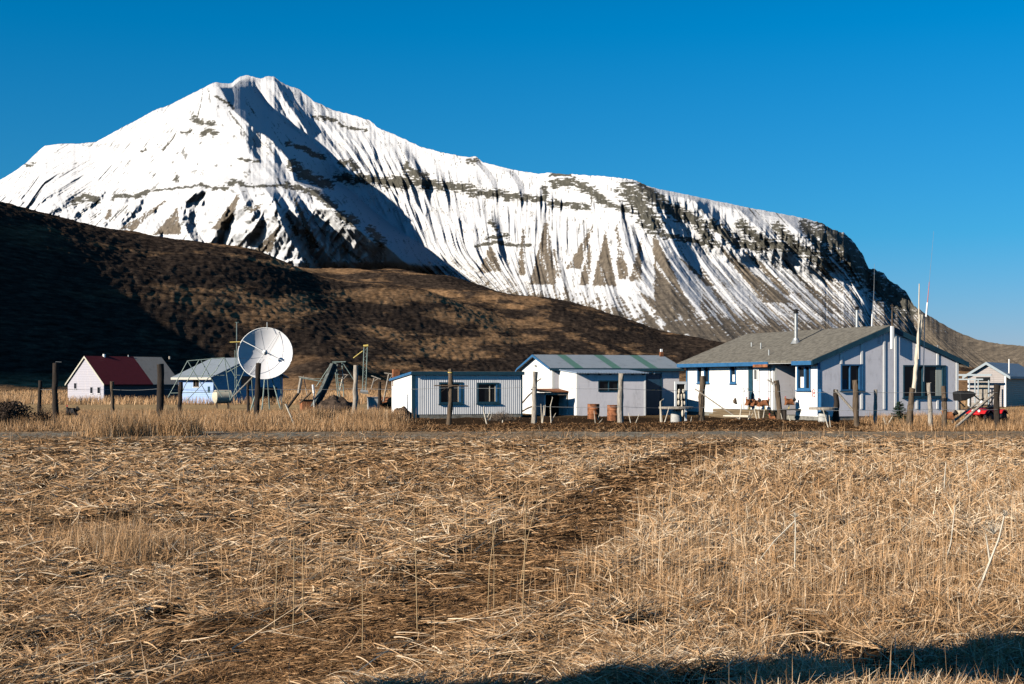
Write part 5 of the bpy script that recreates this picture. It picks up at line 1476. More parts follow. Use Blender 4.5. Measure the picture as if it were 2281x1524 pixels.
def make_hen(bm_, tm_):
    root = empty('hen')
    o = skin_mesh('body', [(-.17, 0, .33), (-.10, 0, .25), (-.01, 0, .215), (.08, 0, .25), (.12, 0, .33), (.135, 0, .385), (.17, 0, .40)], [(0, 1), (1, 2), (2, 3), (3, 4), (4, 5), (5, 6)], [.03, .085, .125, .10, .05, .042, .018], bm_, root, 2, 2)
    q = MB()
    for k in range(6):
        a = .35 + k * .17; q.tube([(-.13, (k % 2 - .5) * .03, .27), (-.13 - .15 * math.cos(a), (k % 2 - .5) * .04, .27 + .17 * math.sin(a))], [.03, .014], 5)
    part(q, 'tail', tm_, root)
    q = MB(); q.prism([(.115, .42), (.16, .425), (.155, .465), (.14, .44), (.13, .47), (.12, .44), (.105, .45)], -.008, .008); part(q, 'comb', M['red'], root)
    q = MB(); q.tube([(.175, 0, .40), (.21, 0, .392)], [.012, .002], 5); part(q, 'beak', M['yellow'], root)
    for s in (-.045, .045):
        q = MB(); q.tube([(0.0, s, .14), (.01, s, .0)], .010, 5)
        for a in (-.5, 0, .5): q.tube([(.01, s, .006), (.01 + .05 * math.cos(a), s + .05 * math.sin(a), .004)], .006, 4)
        part(q, 'leg', M['yellow'], root)
    return root


def copy_tree(o, parent=None):
    c = o.copy(); COL.objects.link(c)
    if parent is not None: c.parent = parent
    for ch in list(o.children): copy_tree(ch, c)
    return c


brown_f = simple_mat('brown_feathers', (.22, .085, .035), .8, .35, 14.0, bump=.4)
black_f = simple_mat('black_feathers', (.014, .012, .013), .6, .3, 14.0, bump=.3)
hb = make_hen(brown_f, black_f)
hk = make_hen(black_f, black_f)
dk = .395
def lp(px, xo): t = HF.sy(px, xo); return HF.w(xo, t, dk)
HENS = [(hb, lp(1670, -.85), 200, 1.15, 'brown hen below the gas cylinders, leftmost on the landing'),
        (None, lp(1683, -.8), 20, 1.05, 'brown hen with pale neck, second from the left on the landing'),
        (None, lp(1693, -1.0), 250, .95, 'dark brown hen in the middle of the landing'),
        (None, lp(1704, -1.0), 340, 1.15, 'rusty brown hen at the right end of the landing'),
        (None, HF.w(-.45, HT1 - .22, .45), 185, 1.15, 'brown hen sitting on the dark bench at the porch corner'),
        (None, at(1722, 51.5, 0.02), 160, .95, 'brown hen with red comb in the shade below the landing'),
        (None, at(2112, 50.5, .05), 170, 1.3, 'brown hen in the dry grass right of the banded fence post'),
        (hk, at(159, 55, .12), 180, 1.25, 'black hen with raised tail in the grass before the red-roofed house')]
for src, loc, rz, sc, lab in HENS:
    o = src if src is not None else copy_tree(hb)
    o.location = loc; o.rotation_euler = (0, 0, math.radians(rz)); o.scale = (sc, sc, sc)
    tag(o, lab, 'hen', 'hens in the yard')

# ---------------------------------------------------------------- mounds and bushes
def mound(name, label, cat, px, Y, rx, ry, h, mat, seed, rough=.25, kind=None):
    b = at(px, Y, -.05); n, m_ = 44, 26
    a = np.linspace(0, 2 * np.pi, n, endpoint=False); r = np.linspace(0, 1, m_)
    A, R = np.meshgrid(a, r)
    X = R * np.cos(A) * rx; Yv = R * np.sin(A) * ry
    Z = h * np.clip(1 - R ** 2.2, 0, 1)
    nz = fbm(X / .35 + seed, Yv / .35, 4, seed)
    Z = Z + nz * rough * h * sstep(1.0, .8, R) ; X = X * (1 + .2 * fbm(A * 1.5 * 0 + X, Yv, 2, seed + 1))
    nc = n
    v = np.stack([X, Yv, Z], -1).reshape(-1, 3)
    f = [(i * nc + k, i * nc + (k + 1) % nc, (i + 1) * nc + (k + 1) % nc, (i + 1) * nc + k) for i in range(m_ - 1) for k in range(nc)]
    me = bpy.data.meshes.new(name); me.from_pydata(v.tolist(), [], f)
    for p in me.polygons: p.use_smooth = True
    o = link_mesh(name, me, mat); o.location = b; tag(o, label, cat); return o


dirt = simple_mat('dark_earth', (.075, .052, .038), 1.0, .4, 5.0, bump=1.0, bscale=14, dirt=(.02, .015, .012))
mound('earth_mound', 'dark earth mound right of the slide', 'mound', 748, 58, 1.15, 1.3, 1.0, dirt, 3)
mound('earth_mound', 'lower dark earth mound left of the pale post', 'mound', 708, 56.5, .85, .8, .62, dirt, 5)
mound('earth_mound', 'dark earth heap at the left corner of the corrugated shed', 'mound', 893, 58.5, .55, .6, .55, dirt, 7, .35)
mound('earth_mound', 'small brown turf heap between pale post and corrugated shed', 'mound', 826, 60, .7, .8, .5, simple_mat('turf_heap', (.16, .11, .07), 1, .4, 5.0, bump=1, bscale=14), 9, .3)


def twig_bush(name, label, px, Y, w, h, mat, n=260, seed=1, leaf=None, base=.05):
    R = random.Random(seed); b = at(px, Y, -.05); root = empty(name, b); tag(root, label, 'bush')
    q = MB()
    for i in range(n):
        x = R.gauss(0, w * .33); y = R.gauss(0, w * .3)
        hh = h * math.sqrt(max(.05, 1 - (x / w) ** 2)) * R.uniform(.55, 1.05)
        p = Vector((x * .6, y * .6, 0)); pts = [p]
        d = Vector((x * .5 + R.uniform(-.2, .2), y * .5, hh)).normalized()
        for k in range(3):
            p = p + d * hh / 3; d = (d + Vector((R.uniform(-.35, .35), R.uniform(-.35, .35), R.uniform(-.25, .15)))).normalized(); pts.append(p)
        q.tube(pts, [.012, .010, .007, .004], 4, False)
        for k in range(3):
            a = pts[R.randint(1, 3)]; q.tube([a, a + Vector((R.uniform(-.15, .15), R.uniform(-.15, .15), R.uniform(0, .15)))], [.006, .003], 3, False)
    part(q, 'twigs', mat, root)
    if leaf:
        q = MB()
        for i in range(n * 7):
            x = R.gauss(0, w * .36); y = R.gauss(0, w * .3); top = h * math.sqrt(max(.02, 1 - min(1, (x / (w * 1.1)) ** 2))); z = R.uniform(base, top)
            s = R.uniform(.02, .05); c = Vector((x, y, z)); u = Vector((R.gauss(0, 1), R.gauss(0, 1), R.gauss(0, 1))).normalized() * s; v = u.orthogonal().normalized() * s
            q.add([c - u, c + v, c + u, c - v], [(0, 1, 2, 3)])
        part(q, 'dead_leaves', leaf, root)
    return root


twigm = simple_mat('dark_twigs', (.085, .06, .045), .9, .3, 8)
leafm = simple_mat('dead_leaf', (.075, .05, .035), .9, .4, 8)
twig_bush('dark_bush', 'dark tangled bush at the far left edge beside the road', 22, 50, 1.0, .95, twigm, 300, 3, leafm)
twig_bush('twiggy_bush', 'thin twiggy bush at the foot of the two leftmost posts', 98, 51, .4, .75, twigm, 60, 5)
twig_bush('twiggy_bush', 'pale twiggy bush against the foundation of the corrugated shed', 1115, 57, 1.0, .4, simple_mat('grey_twigs', (.16, .12, .09), .9, .3, 8), 160, 6)
twig_bush('twiggy_bush', 'small twiggy bush in the grass between the thick and the short post', 375, 56, .5, .6, twigm, 50, 9)


def spruce(px, Y, h, w):
    R = random.Random(5); b = at(px, Y, -.05); root = empty('young_spruce', b); tag(root, 'small dark green young spruce before the gable wall', 'tree')
    q = MB(); q.tube([(0, 0, 0), (.02, 0, h * .95)], [.03, .006], 6); part(q, 'trunk', M['wood_dark'], root)
    q = MB(); nn = 22
    for lv in range(nn):
        z = h * (.08 + .9 * lv / nn); L = w * (1 - lv / nn) ** .75 * R.uniform(.75, 1.1) + .03
        for k in range(6):
            a = R.uniform(0, 2 * math.pi); d = Vector((math.cos(a), math.sin(a), R.uniform(.0, .3)))
            for t in range(int(5 + L * 36)):
                s = t / (5 + L * 36); c = Vector((0, 0, z)) + d * L * s
                for s2 in (-1, 1):
                    side = Vector((-d.y, d.x, 0)) * s2 * .05 + d * .035 + Vector((0, 0, .012))
                    q.add([c - Vector((0, 0, .008)), c + side, c + side * .5 + Vector((0, 0, .014))], [(0, 1, 2)])
    part(q, 'crown', simple_mat('spruce_needles', (.022, .045, .025), .8, .4, 12), root)


spruce(2004, 51.5, .95, .42)

# ---------------------------------------------------------------- quad bike
def quad_bike():
    b = at(2197, 52.0, .02); root = empty('quad_bike', b, math.radians(222)); root.scale = (.86, .86, .86); tag(root, 'red quad bike with black tyres parked behind the leaning logs', 'quad bike')
    def wheel(x, y):
        q = MB(); q.lathe([(.10, -.11), (.22, -.12), (.27, -.09), (.285, 0), (.27, .09), (.22, .12), (.10, .11)], (0, 0, 0), 20)
        q.v = [(v[0] + x, v[2] + y, v[1] + .285) for v in q.v]
        w = part(q, 'wheel', M['black'], root, True)
        q = MB(); q.lathe([(.02, -.10), (.13, -.08), (.13, .08), (.02, .10)], (0, 0, 0), 14); q.v = [(v[0] + x, v[2] + y, v[1] + .285) for v in q.v]; part(q, 'hub', M['steel'], w, True)
    for x in (-.55, .55):
        for y in (-.42, .42): wheel(x, y)
    q = MB(); q.prism([(-.75, .55), (-.35, .72), (.05, .60), (.3, .74), (.62, .70), (.85, .52), (.82, .44), (.5, .42), (.3, .32), (-.25, .34), (-.7, .46)], -.17, .17); part(q, 'body', M['red'], root, False, .02)
    for x0, x1 in ((-.85, -.28), (.28, .88)):
        for s in (-1, 1):
            q = MB(); c = (x0 + x1) / 2
            q.prism([(x0, .50), (x0 + .1, .62), (c, .68), (x1 - .1, .64), (x1, .52), (x1 - .02, .49), (c, .64), (x0 + .02, .47)], s * .175, s * .55); part(q, 'fender', M['red'], root, False, .01)
    q = MB(); q.prism([(-.62, .72), (-.1, .66), (.1, .70), (.1, .76), (-.1, .76), (-.6, .82)], -.15, .15); part(q, 'seat', M['black'], root, False, .03)
    q = MB(); q.tube([(.35, 0, .72), (.25, 0, .98)], .03, 6); q.tube([(.17, -.36, .98), (.26, -.15, 1.0), (.26, .15, 1.0), (.17, .36, .98)], .016, 6); part(q, 'handlebar', M['black'], root)
    for y in (-.14, .14):
        q = MB(); q.ball((.83, y, .62), .065, 10, (.6, 1, 1)); part(q, 'headlight', M['white'], root, True)
    q = MB(); q.ball((.40, 0, .98), .075, 10, (.7, 1, 1)); part(q, 'headlight', M['white'], root, True)
    for x0 in (-.95, .55):
        q = MB()
        for y in (-.3, -.1, .1, .3): q.tube([(x0, y, .76), (x0 + .4, y, .76)], .012, 5)
        q.tube([(x0, -.32, .76), (x0, .32, .76)], .014, 5); q.tube([(x0 + .4, -.32, .76), (x0 + .4, .32, .76)], .014, 5); part(q, 'rack', M['black'], root)


quad_bike()

# black canopy on a frame
Y = 57; b = at(2150, Y); root = empty('covered_swing_seat', b); tag(root, 'garden swing with black canopy and thin frame right of the white house', 'garden swing')
q = MB(); c0 = P(2133, 873, Y) - b
pts = [(2130, 874), (2140, 871), (2150, 870.5), (2160, 873), (2166, 877), (2160, 884), (2150, 888), (2142, 892), (2132, 893)]
q.prism([((P(x, y, Y) - b).x, (P(x, y, Y) - b).z) for x, y in pts], -.5, .5); part(q, 'canopy', M['black'], root, False, .02)
for (x0, y0, x1, y1, dy) in ((2163, 875, 2183, 892, -.45), (2183, 892, 2192, 887, -.45), (2135, 893, 2150, 907, -.45), (2162, 876, 2162, 925, -.45), (2162, 876, 2162, 925, .5), (2200, 877, 2220, 870, -.2), (2138, 893, 2138, 925, .45), (2192, 920, 2222, 872, .3)):
    q = MB(); q.tube([P(x0, y0, Y + dy) - b, P(x1, y1, Y + dy) - b], .028, 6); part(q, 'frame_tube', M['black'], root)
q = MB(); q.box(-.35, -.3, .25, .35, .3, .45); part(q, 'seat', M['wood_pale'], root, False, .03)

# ---------------------------------------------------------------- dry stalks (cow parsnip)
def stalk(px, Y, lines, r, lab, mat='wood_pale', umbel=None, grp='pale dry stalks'):
    b = at(px, Y, -.05); root = empty('dry_stalk', b); tag(root, lab, 'stalk', grp)
    for i, l in enumerate(lines):
        pts = [P(x, y, Y + (i % 3 - 1) * .05) - b for x, y in l]
        if i == 0: pts[0] = Vector((pts[0].x, pts[0].y, 0))
        n = len(pts); rad = [r * (1 - .5 * k / max(1, n - 1)) * (1 if i == 0 else .75) for k in range(n)]
        q = MB(); q.tube(pts, rad, 6); part(q, 'stem' if i == 0 else 'side_stem', M[mat], root, True)
    if umbel:
        R = random.Random(px)
        for ux, uy, ur in umbel:
            c = P(ux, uy, Y) - b; q = MB()
            for k in range(22):
                a = R.uniform(0, 6.28); e = R.uniform(.1, 1.0); q.tube([c, c + Vector((math.cos(a) * ur * e, math.sin(a) * ur * e, ur * (1.1 - e * .7)))], [.0022, .0014], 3, False)
            part(q, 'seed_head', M[mat], root)


stalk(1090, 51.5, [[(1086, 945), (1077, 915), (1078, 905)], [(1082, 940), (1092, 915)], [(1090, 938), (1097, 918)]], .03, 'forked pale stalk before the concrete base of the corrugated shed')
stalk(1117, 51, [[(1118, 950), (1120, 936)]], .04, 'short pale stub on the bank before the corrugated shed')
stalk(1224, 51, [[(1228, 944), (1226, 905), (1231, 885), (1229, 884)], [(1228, 940), (1238, 920)]], .022, 'crooked pale stalk in front of the kennel opening')
stalk(1214, 51.5, [[(1208, 943), (1212, 903)], [(1207, 943), (1205, 900)], [(1213, 925), (1215, 902)]], .03, 'bunch of pale stalks at the left of the kennel')
stalk(1330, 52, [[(1327, 950), (1323, 915)], [(1330, 948), (1342, 933)], [(1332, 935), (1336, 920)]], .018, 'thin forked stalk between the two rusty barrels')
stalk(1405, 51, [[(1407, 953), (1400, 920)], [(1412, 953), (1424, 922)]], .024, 'V-shaped pale stalk right of the lean-to post')
stalk(1475, 50.5, [[(1472, 948), (1471, 895), (1478, 888)], [(1478, 950), (1491, 906)], [(1475, 946), (1473, 912)]], .036, 'thick pale stalks in front of the left edge of the wide round table')
stalk(1538, 50, [[(1536, 950), (1541, 928)]], .016, 'single thin stalk right of the wide round table')
stalk(1647, 50.5, [[(1646, 938), (1652, 900)]], .034, 'white stake below the gas cylinders')
stalk(1662, 50.8, [[(1664, 942), (1671, 915)], [(1667, 940), (1680, 914)]], .02, 'pair of dry stalks below the leftmost hen')
stalk(1695, 50.5, [[(1694, 945), (1689, 915)], [(1698, 945), (1703, 912)], [(1690, 944), (1673, 942)], [(1686, 935), (1680, 910)]], .034, 'clump of pale stalks below the middle of the landing')
stalk(1757, 49.8, [[(1763, 952), (1756, 925)], [(1745, 945), (1739, 920)]], .024, 'dry stalk right of the leaning fence post')
stalk(1774, 49.5, [[(1768, 948), (1774, 940), (1778, 938)], [(1776, 952), (1780, 938)]], .03, 'bent pale stalk at the foundation left of the smaller table')
stalk(1842, 48, [[(1846, 955), (1833, 912)], [(1850, 953), (1847, 925)]], .026, 'crossed pale stalks before the smaller round table')
stalk(1975, 49.5, [[(1975, 950), (1968, 930)], [(1975, 950), (1988, 928)]], .04, 'thick broken pale stalk left of the young spruce')
# foreground stalks
M['straw'] = simple_mat('straw_stem', (.46, .32, .17), .7, .2, 6)
stalk(1766, 11.6, [[(1764, 1398), (1770, 1290), (1772, 1172), (1771, 1153)], [(1771, 1160), (1725, 1205), (1690, 1250)]], .008, 'tall white stalk with a bent arm in the right foreground', umbel=[(1771, 1153, .05)])
stalk(2104, 12.5, [[(2098, 1290), (2118, 1210), (2128, 1126)]], .008, 'white curved stalk right of the tall one in the foreground')
stalk(2180, 10.6, [[(2163, 1390), (2190, 1290), (2225, 1200), (2237, 1150)], [(2190, 1290), (2170, 1345)], [(2205, 1250), (2196, 1190)]], .011, 'branching grey white stalk at the right edge of the foreground', umbel=[(2214, 1190, .11), (2237, 1150, .05)])
stalk(2006, 20.0, [[(2010, 1128), (2004, 1095), (2005, 1068)]], .012, 'short white stalk in the meadow below the large window')
stalk(2104, 19.5, [[(2102, 1116), (2104, 1070), (2107, 1030)]], .011, 'straight white stalk in the meadow left of the curved one')
stalk(2158, 21, [[(2160, 1105), (2157, 1060), (2153, 1027)]], .010, 'thin white stalk farther back in the right meadow')
stalk(924, 8.9, [[(930, 1430), (927, 1280), (922, 1120)]], .0042, 'tallest single straw stem in the left centre foreground', 'straw')
stalk(1085, 9.6, [[(1086, 1380), (1090, 1270), (1110, 1115)], [(1100, 1375), (1101, 1250), (1096, 1150)]], .0042, 'pair of tall straw stems just right of the worn track', 'straw')
stalk(1165, 9.2, [[(1163, 1400), (1168, 1260), (1172, 1125)], [(1160, 1300), (1175, 1200), (1198, 1110)]], .0042, 'pair of tall straw stems, the right one leaning outwards', 'straw')
stalk(806, 8.3, [[(806, 1500), (808, 1400), (807, 1290)]], .0042, 'tall straw stem at the bottom of the worn track', 'straw')
stalk(616, 9.0, [[(610, 1450), (614, 1330), (618, 1230)]], .0042, 'leftmost of the three tall straws at the lower left', 'straw')
stalk(652, 8.9, [[(652, 1450), (655, 1320), (655, 1175)]], .0042, 'middle and tallest of the three straws at the lower left', 'straw')
stalk(675, 9.3, [[(676, 1430), (675, 1310), (674, 1200)]], .004, 'rightmost of the three tall straws at the lower left', 'straw')

# unseen plank slab, added and shaped to cast the shadow on the near grass
def shadow_caster():
    zt = 3.6; k = (zt - .12) / math.tan(SUN_EL); dx, dy = -math.sin(SUN_AZ) * k, -math.cos(SUN_AZ) * k
    sh = [(-2.6, 6.1), (-.31, 7.05), (1.17, 7.62), (2.99, 8.46), (4.9, 9.3), (5.6, 8.3), (2.6, 7.24), (1.56, 6.92), (-1.8, 5.6)]
    cx = sum(p[0] for p in sh) / len(sh) + dx; cy = sum(p[1] for p in sh) / len(sh) + dy
    root = empty('unseen_shadow_slab', (cx, cy, 0)); tag(root, 'plank slab on posts, added out of view to shade the near grass', 'shadow_caster')
    q = MB(); q.prism([(p[0] + dx - cx, p[1] + dy - cy) for p in sh], zt, zt + .08, 'z'); part(q, 'roof', M['plank'], root)
    for px_, py_ in ((-2.1, 6.1), (.8, 7.0)):
        q = MB(); q.tube([(px_ + dx - cx, py_ + dy - cy, -.2), (px_ + dx - cx, py_ + dy - cy, zt)], .06, 8); part(q, 'post', M['wood'], root)


shadow_caster()
# ------------------------------------------------------------------ dry grass: one mesh of single blades per layer
TRACK = [(1640, 990), (1520, 1020), (1430, 1062), (1340, 1140), (1230, 1220), (1090, 1310), (900, 1380), (700, 1450), (560, 1530), (450, 1600)]
TR = np.array([((px - CX) * (EYE * F / (py - HOR)) / F, EYE * F / (py - HOR)) for px, py in TRACK])


def track_dist(x, y):
    best = np.full(x.shape, 99.0)
    for (x0, y0), (x1, y1) in zip(TR[:-1], TR[1:]):
        dx, dy = x1 - x0, y1 - y0
        t = np.clip(((x - x0) * dx + (y - y0) * dy) / (dx * dx + dy * dy), 0, 1)
        best = np.minimum(best, np.hypot(x - x0 - t * dx, y - y0 - t * dy))
    return best


def blades(name, x, y, z, L, w, az, tilt, curl, tint, mat, label=None, nseg=3, roll=None):
    """az: heading in plan; tilt: 0 flat .. pi/2 upright; curl: change of tilt along the blade"""
    n = len(x)
    k = nseg + 1
    px, py, pz = x.copy(), y.copy(), z.copy()
    V = np.zeros((n, k, 2, 3), np.float32)
    t = tilt.copy()
    roll = rng.uniform(-1, 1, n) if roll is None else roll
    for i in range(k):
        ww = w * (1.0 - 0.8 * (i / nseg) ** 1.5) * .5
        hx, hy = np.cos(az), np.sin(az)
        # side vector: mix of horizontal normal and vertical
        sxv = -hy * np.cos(roll * 1.2); syv = hx * np.cos(roll * 1.2); szv = np.sin(roll * 1.2) * np.cos(t)
        V[:, i, 0, 0] = px - sxv * ww; V[:, i, 0, 1] = py - syv * ww; V[:, i, 0, 2] = pz - szv * ww
        V[:, i, 1, 0] = px + sxv * ww; V[:, i, 1, 1] = py + syv * ww; V[:, i, 1, 2] = pz + szv * ww
        st = L / nseg
        px = px + hx * np.cos(t) * st; py = py + hy * np.cos(t) * st; pz = pz + np.sin(t) * st
        t = t - curl / nseg
    base = (np.arange(n) * k * 2)[:, None]
    seg = np.arange(nseg)[None, :] * 2
    f = np.stack([base + seg, base + seg + 1, base + seg + 3, base + seg + 2], -1).reshape(-1, 4)
    me = fast_mesh(name, V.reshape(-1, 3), f, 4, True, {'tint': np.repeat(tint, k * 2)})
    return link_mesh(name, me, mat)


def grass_mat(name, stops):
    m, nt, b = new_mat(name)
    a = nd(nt, 'ShaderNodeAttribute', attribute_name='tint')
    c = ramp(nt, a.outputs['Fac'], stops)
    nt.links.new(c, b.inputs['Base Color']); b.inputs['Roughness'].default_value = 0.65
    b.inputs['Specular IOR Level'].default_value = 0.15
    tr = nd(nt, 'ShaderNodeBsdfTranslucent'); nt.links.new(c, tr.inputs[0])
    ms = nd(nt, 'ShaderNodeMixShader', i_0=0.22)
    out = nt.nodes['Material Output']
    nt.links.new(b.outputs[0], ms.inputs[1]); nt.links.new(tr.outputs[0], ms.inputs[2]); nt.links.new(ms.outputs[0], out.inputs[0])
    return m


GM = grass_mat('dry_grass', [(0.0, (0.045, 0.024, 0.012)), (0.3, (0.20, 0.105, 0.046)), (0.6, (0.49, 0.288, 0.140)), (0.85, (0.70, 0.465, 0.262)), (1.0, (0.86, 0.69, 0.49))])


def scatter_screen(n, py0, py1, px0=-320, px1=2600, p=1.0):
    u = rng.uniform(0, 1, n)
    py = py0 + (py1 - py0) * u ** p
    px = rng.uniform(px0, px1, n)
    Y = EYE * F / (py - HOR)
    return (px - CX) * Y / F, Y, px, py


def build_grass():
    # 1. matted layer
    x, y, px, py = scatter_screen(540000, 966, 1640, p=1.0)
    ok = y < 39.3 + 2.6 * fbm(x / 2.6, x * 0 + 2, 3, 399) + .6 * rng.normal(0, 1, len(x))
    x, y, px, py = x[ok], y[ok], px[ok], py[ok]
    td = track_dist(x, y)
    patch = fbm(x / 1.3, y / 1.6, 3, 401)
    big = fbm(x / 4.5, y / 6.0, 2, 405)
    dark = np.maximum(sstep(.10, .22, -fbm(x / .8 + 9, y / 1.1, 3, 409)), sstep(.10, .2, -fbm(x / .30 + 4, y / .42, 2, 407))) * 0.95
    ontrack = 1 - sstep(.35, 1.0, td + .5 * patch)
    thin_out = rng.uniform(0, 1, len(x)) > ontrack * .75
    x, y, px, py, td, patch, big, dark, ontrack = [a[thin_out] for a in (x, y, px, py, td, patch, big, dark, ontrack)]
    keep = rng.uniform(0, 1, len(x)) > dark * (1 - .6 * sstep(1150, 1000, py))
    x, y, px, py, td, patch, big, ontrack = [a[keep] for a in (x, y, px, py, td, patch, big, ontrack)]
    n = len(x)
    right = sstep(1150, 1600, px + 250 * big)
    sc = np.clip(y / 10.0, .8, 3.2)
    L = rng.uniform(.05, .22, n) * (1 - .4 * ontrack) * np.clip(sc, .8, 1.5)
    w = rng.uniform(.0035, .0115, n) * np.clip(y / 9.0, .85, 2.7)
    flow = fbm(x / .6, y / .7, 2, 411) * 3.0
    az = flow + rng.normal(0, .75, n) + np.where(rng.uniform(0, 1, n) < .5, 0, np.pi)
    tilt = (np.abs(rng.normal(.05, .24, n)) + right * np.abs(rng.normal(0, .3, n)) * (1 - ontrack)) * (1 - .5 * sstep(24, 34, y))
    z = yard_z(x, y) + .03 * (1 - ontrack) * (1 - sstep(22, 30, y)) + rng.uniform(0, 1, n) ** 1.5 * (.02 + .075 * sstep(-.2, .4, patch)) * (1 - .8 * ontrack) * (1 - .6 * sstep(22, 34, y))
    tint = np.clip(rng.normal(.61, .21, n) + .18 * big + .20 * patch + .10 * right - .20 * ontrack, 0, 1)
    br = rng.uniform(0, 1, n) < .05; tint = np.where(br, np.clip(tint + .33, 0, 1), tint)
    o = blades('matted_grass', x, y, z, L, w, az, tilt, rng.normal(.35, .5, n), tint, GM)
    tag(o, 'matted dry straw lying over the whole meadow', 'grass', None, 'stuff')
    # 1b. finely trodden straw on the worn path
    x, y, px, py = scatter_screen(420000, 985, 1640, p=1.0, px0=-100, px1=1800)
    td = track_dist(x, y) + .5 * fbm(x / 1.3, y / 1.6, 3, 401)
    keep = rng.uniform(0, 1, len(x)) < (1 - sstep(.55, 1.15, td)) * (.55 + .9 * fbm(x / .25, y / .35, 2, 413))
    x, y = x[keep], y[keep]; n = len(x)
    o = blades('trodden_straw', x, y, yard_z(x, y) + rng.uniform(.004, .03, n), rng.uniform(.025, .11, n), rng.uniform(.003, .008, n) * np.clip(y / 9.0, .85, 2.7), fbm(x / .9, y / .9, 2, 415) * 3 + rng.normal(0, .7, n),
               np.abs(rng.normal(.05, .15, n)), rng.normal(.1, .4, n), np.clip(rng.normal(.40, .17, n), 0, 1), GM, nseg=2)
    tag(o, 'short trodden brown straw on the worn path across the meadow', 'straw', None, 'stuff')
    # 2. standing short grass
    x, y, px, py = scatter_screen(110000, 985, 1640, p=1.0)
    td = track_dist(x, y)
    patch = fbm(x / 1.6 + 3, y / 2.0, 3, 421); big = fbm(x / 5.0, y / 7.0, 2, 425)
    right = sstep(1050, 1500, px + 300 * big)
    dens = (.06 + .72 * right) * sstep(.35, .95, td) * sstep(-.28, .1, patch)
    dens = np.maximum(dens, .65 * sstep(.22, .35, fbm(x / .9, y / 1.0, 2, 431)) * sstep(.4, .8, td))
    dens = dens * (.10 + .90 * sstep(8.6, 10.3, y))
    keep = rng.uniform(0, 1, len(x)) < dens
    x, y, px, py, patch, big, right = [a[keep] for a in (x, y, px, py, patch, big, right)]
    n = len(x)
    L = rng.uniform(.05, .24, n) * (1 + .35 * patch) * (.75 + .4 * right) * (1 - .45 * sstep(22, 33, y))
    w = rng.uniform(.0028, .0055, n) * np.clip(y / 9.0, .85, 3.6)
    o = blades('standing_grass', x, y, yard_z(x, y), L, w, rng.uniform(0, 6.28, n), np.pi / 2 - np.abs(rng.normal(0, .42, n)), rng.normal(.5, .6, n),
               np.clip(rng.normal(.62, .15, n) + .1 * big, 0, 1), GM)
    tag(o, 'short upright dry grass on the right of the meadow', 'grass', None, 'stuff')
    # 3. sparse tall straws
    x, y, px, py = scatter_screen(11000, 968, 1640, p=.85)
    right = sstep(900, 1500, px)
    keep = (rng.uniform(0, 1, len(x)) < (.16 + .84 * right)) & (track_dist(x, y) > .45) & (rng.uniform(0, 1, len(x)) < .06 + .94 * sstep(8.8, 10.3, y))
    x, y, px, right = x[keep], y[keep], px[keep], right[keep]
    n = len(x)
    o = blades('tall_straws', x, y, yard_z(x, y), rng.uniform(.2, .5, n) ** 1.0, rng.uniform(.0028, .005, n) * np.clip(y / 9.0, .9, 3.0), rng.uniform(0, 6.28, n),
               np.pi / 2 - np.abs(rng.normal(0, .10, n)), rng.normal(.1, .2, n), np.clip(rng.normal(.74, .12, n), 0, 1), GM, nseg=4)
    tag(o, 'scattered tall upright straws in the meadow', 'grass', None, 'stuff')
    # 4. fallen thick stems
    x, y, px, py = scatter_screen(5200, 985, 1640, p=.9)
    keep = track_dist(x, y) > .3; x, y = x[keep], y[keep]; n = len(x)
    az = fbm(x / 1.2, y / 1.2, 2, 441) * 3 + rng.normal(0, .8, n)
    o = blades('fallen_stems', x, y, yard_z(x, y) + rng.uniform(.02, .09, n), rng.uniform(.12, .5, n), rng.uniform(.005, .010, n) * np.clip(y / 11.0, .9, 2.2), az,
               rng.normal(.06, .15, n), rng.normal(.2, .3, n), np.clip(rng.normal(.85, .12, n), 0, 1), GM, nseg=4)
    tag(o, 'pale thick straws fallen across the meadow', 'straw', None, 'stuff')
    # 4b. straw creeping over the road edges
    n0 = 30000
    y = rng.uniform(36.5, 46.6, n0); x = rng.uniform(-20, 24, n0)
    edge = np.minimum(np.abs(y - 39.0), np.abs(y - 45.8))
    cl = fbm(x / 1.8, y / .9, 3, 471)
    keep = rng.uniform(0, 1, n0) < np.clip(.75 * np.exp(-(edge / .8) ** 2) + .9 * sstep(.06, .28, cl) * (x < 4) + .55 * sstep(.12, .3, cl), 0, 1)
    x, y = x[keep], y[keep]; n = len(x)
    o = blades('road_edge_grass', x, y, yard_z(x, y) + .02, rng.uniform(.08, .32, n), rng.uniform(.010, .022, n), rng.uniform(0, 6.28, n), np.abs(rng.normal(.2, .4, n)), rng.normal(.3, .4, n), np.clip(rng.normal(.48, .18, n), 0, 1), GM)
    tag(o, 'thin dry grass growing in from the edges of the gravel road', 'grass', None, 'stuff')
    # 5. beyond the road: verge, bank and yard
    n0 = 150000
    y = rng.uniform(45.3, 72, n0); x = rng.uniform(-22, 26, n0)
    pxx = x / y * F + CX
    left = 1 - sstep(850, 950, pxx)
    rgt = sstep(1880, 1960, pxx)
    tall = fbm(x / 1.4, y / 1.8, 3, 451)
    yard = sstep(920, 1000, pxx) * (1 - sstep(1830, 1900, pxx)) * sstep(50.2, 50.8, y)   # trodden yard in front of the sheds
    keep = (rng.uniform(0, 1, n0) < (.35 + .65 * np.maximum(left, rgt)) * (1 - .93 * yard))
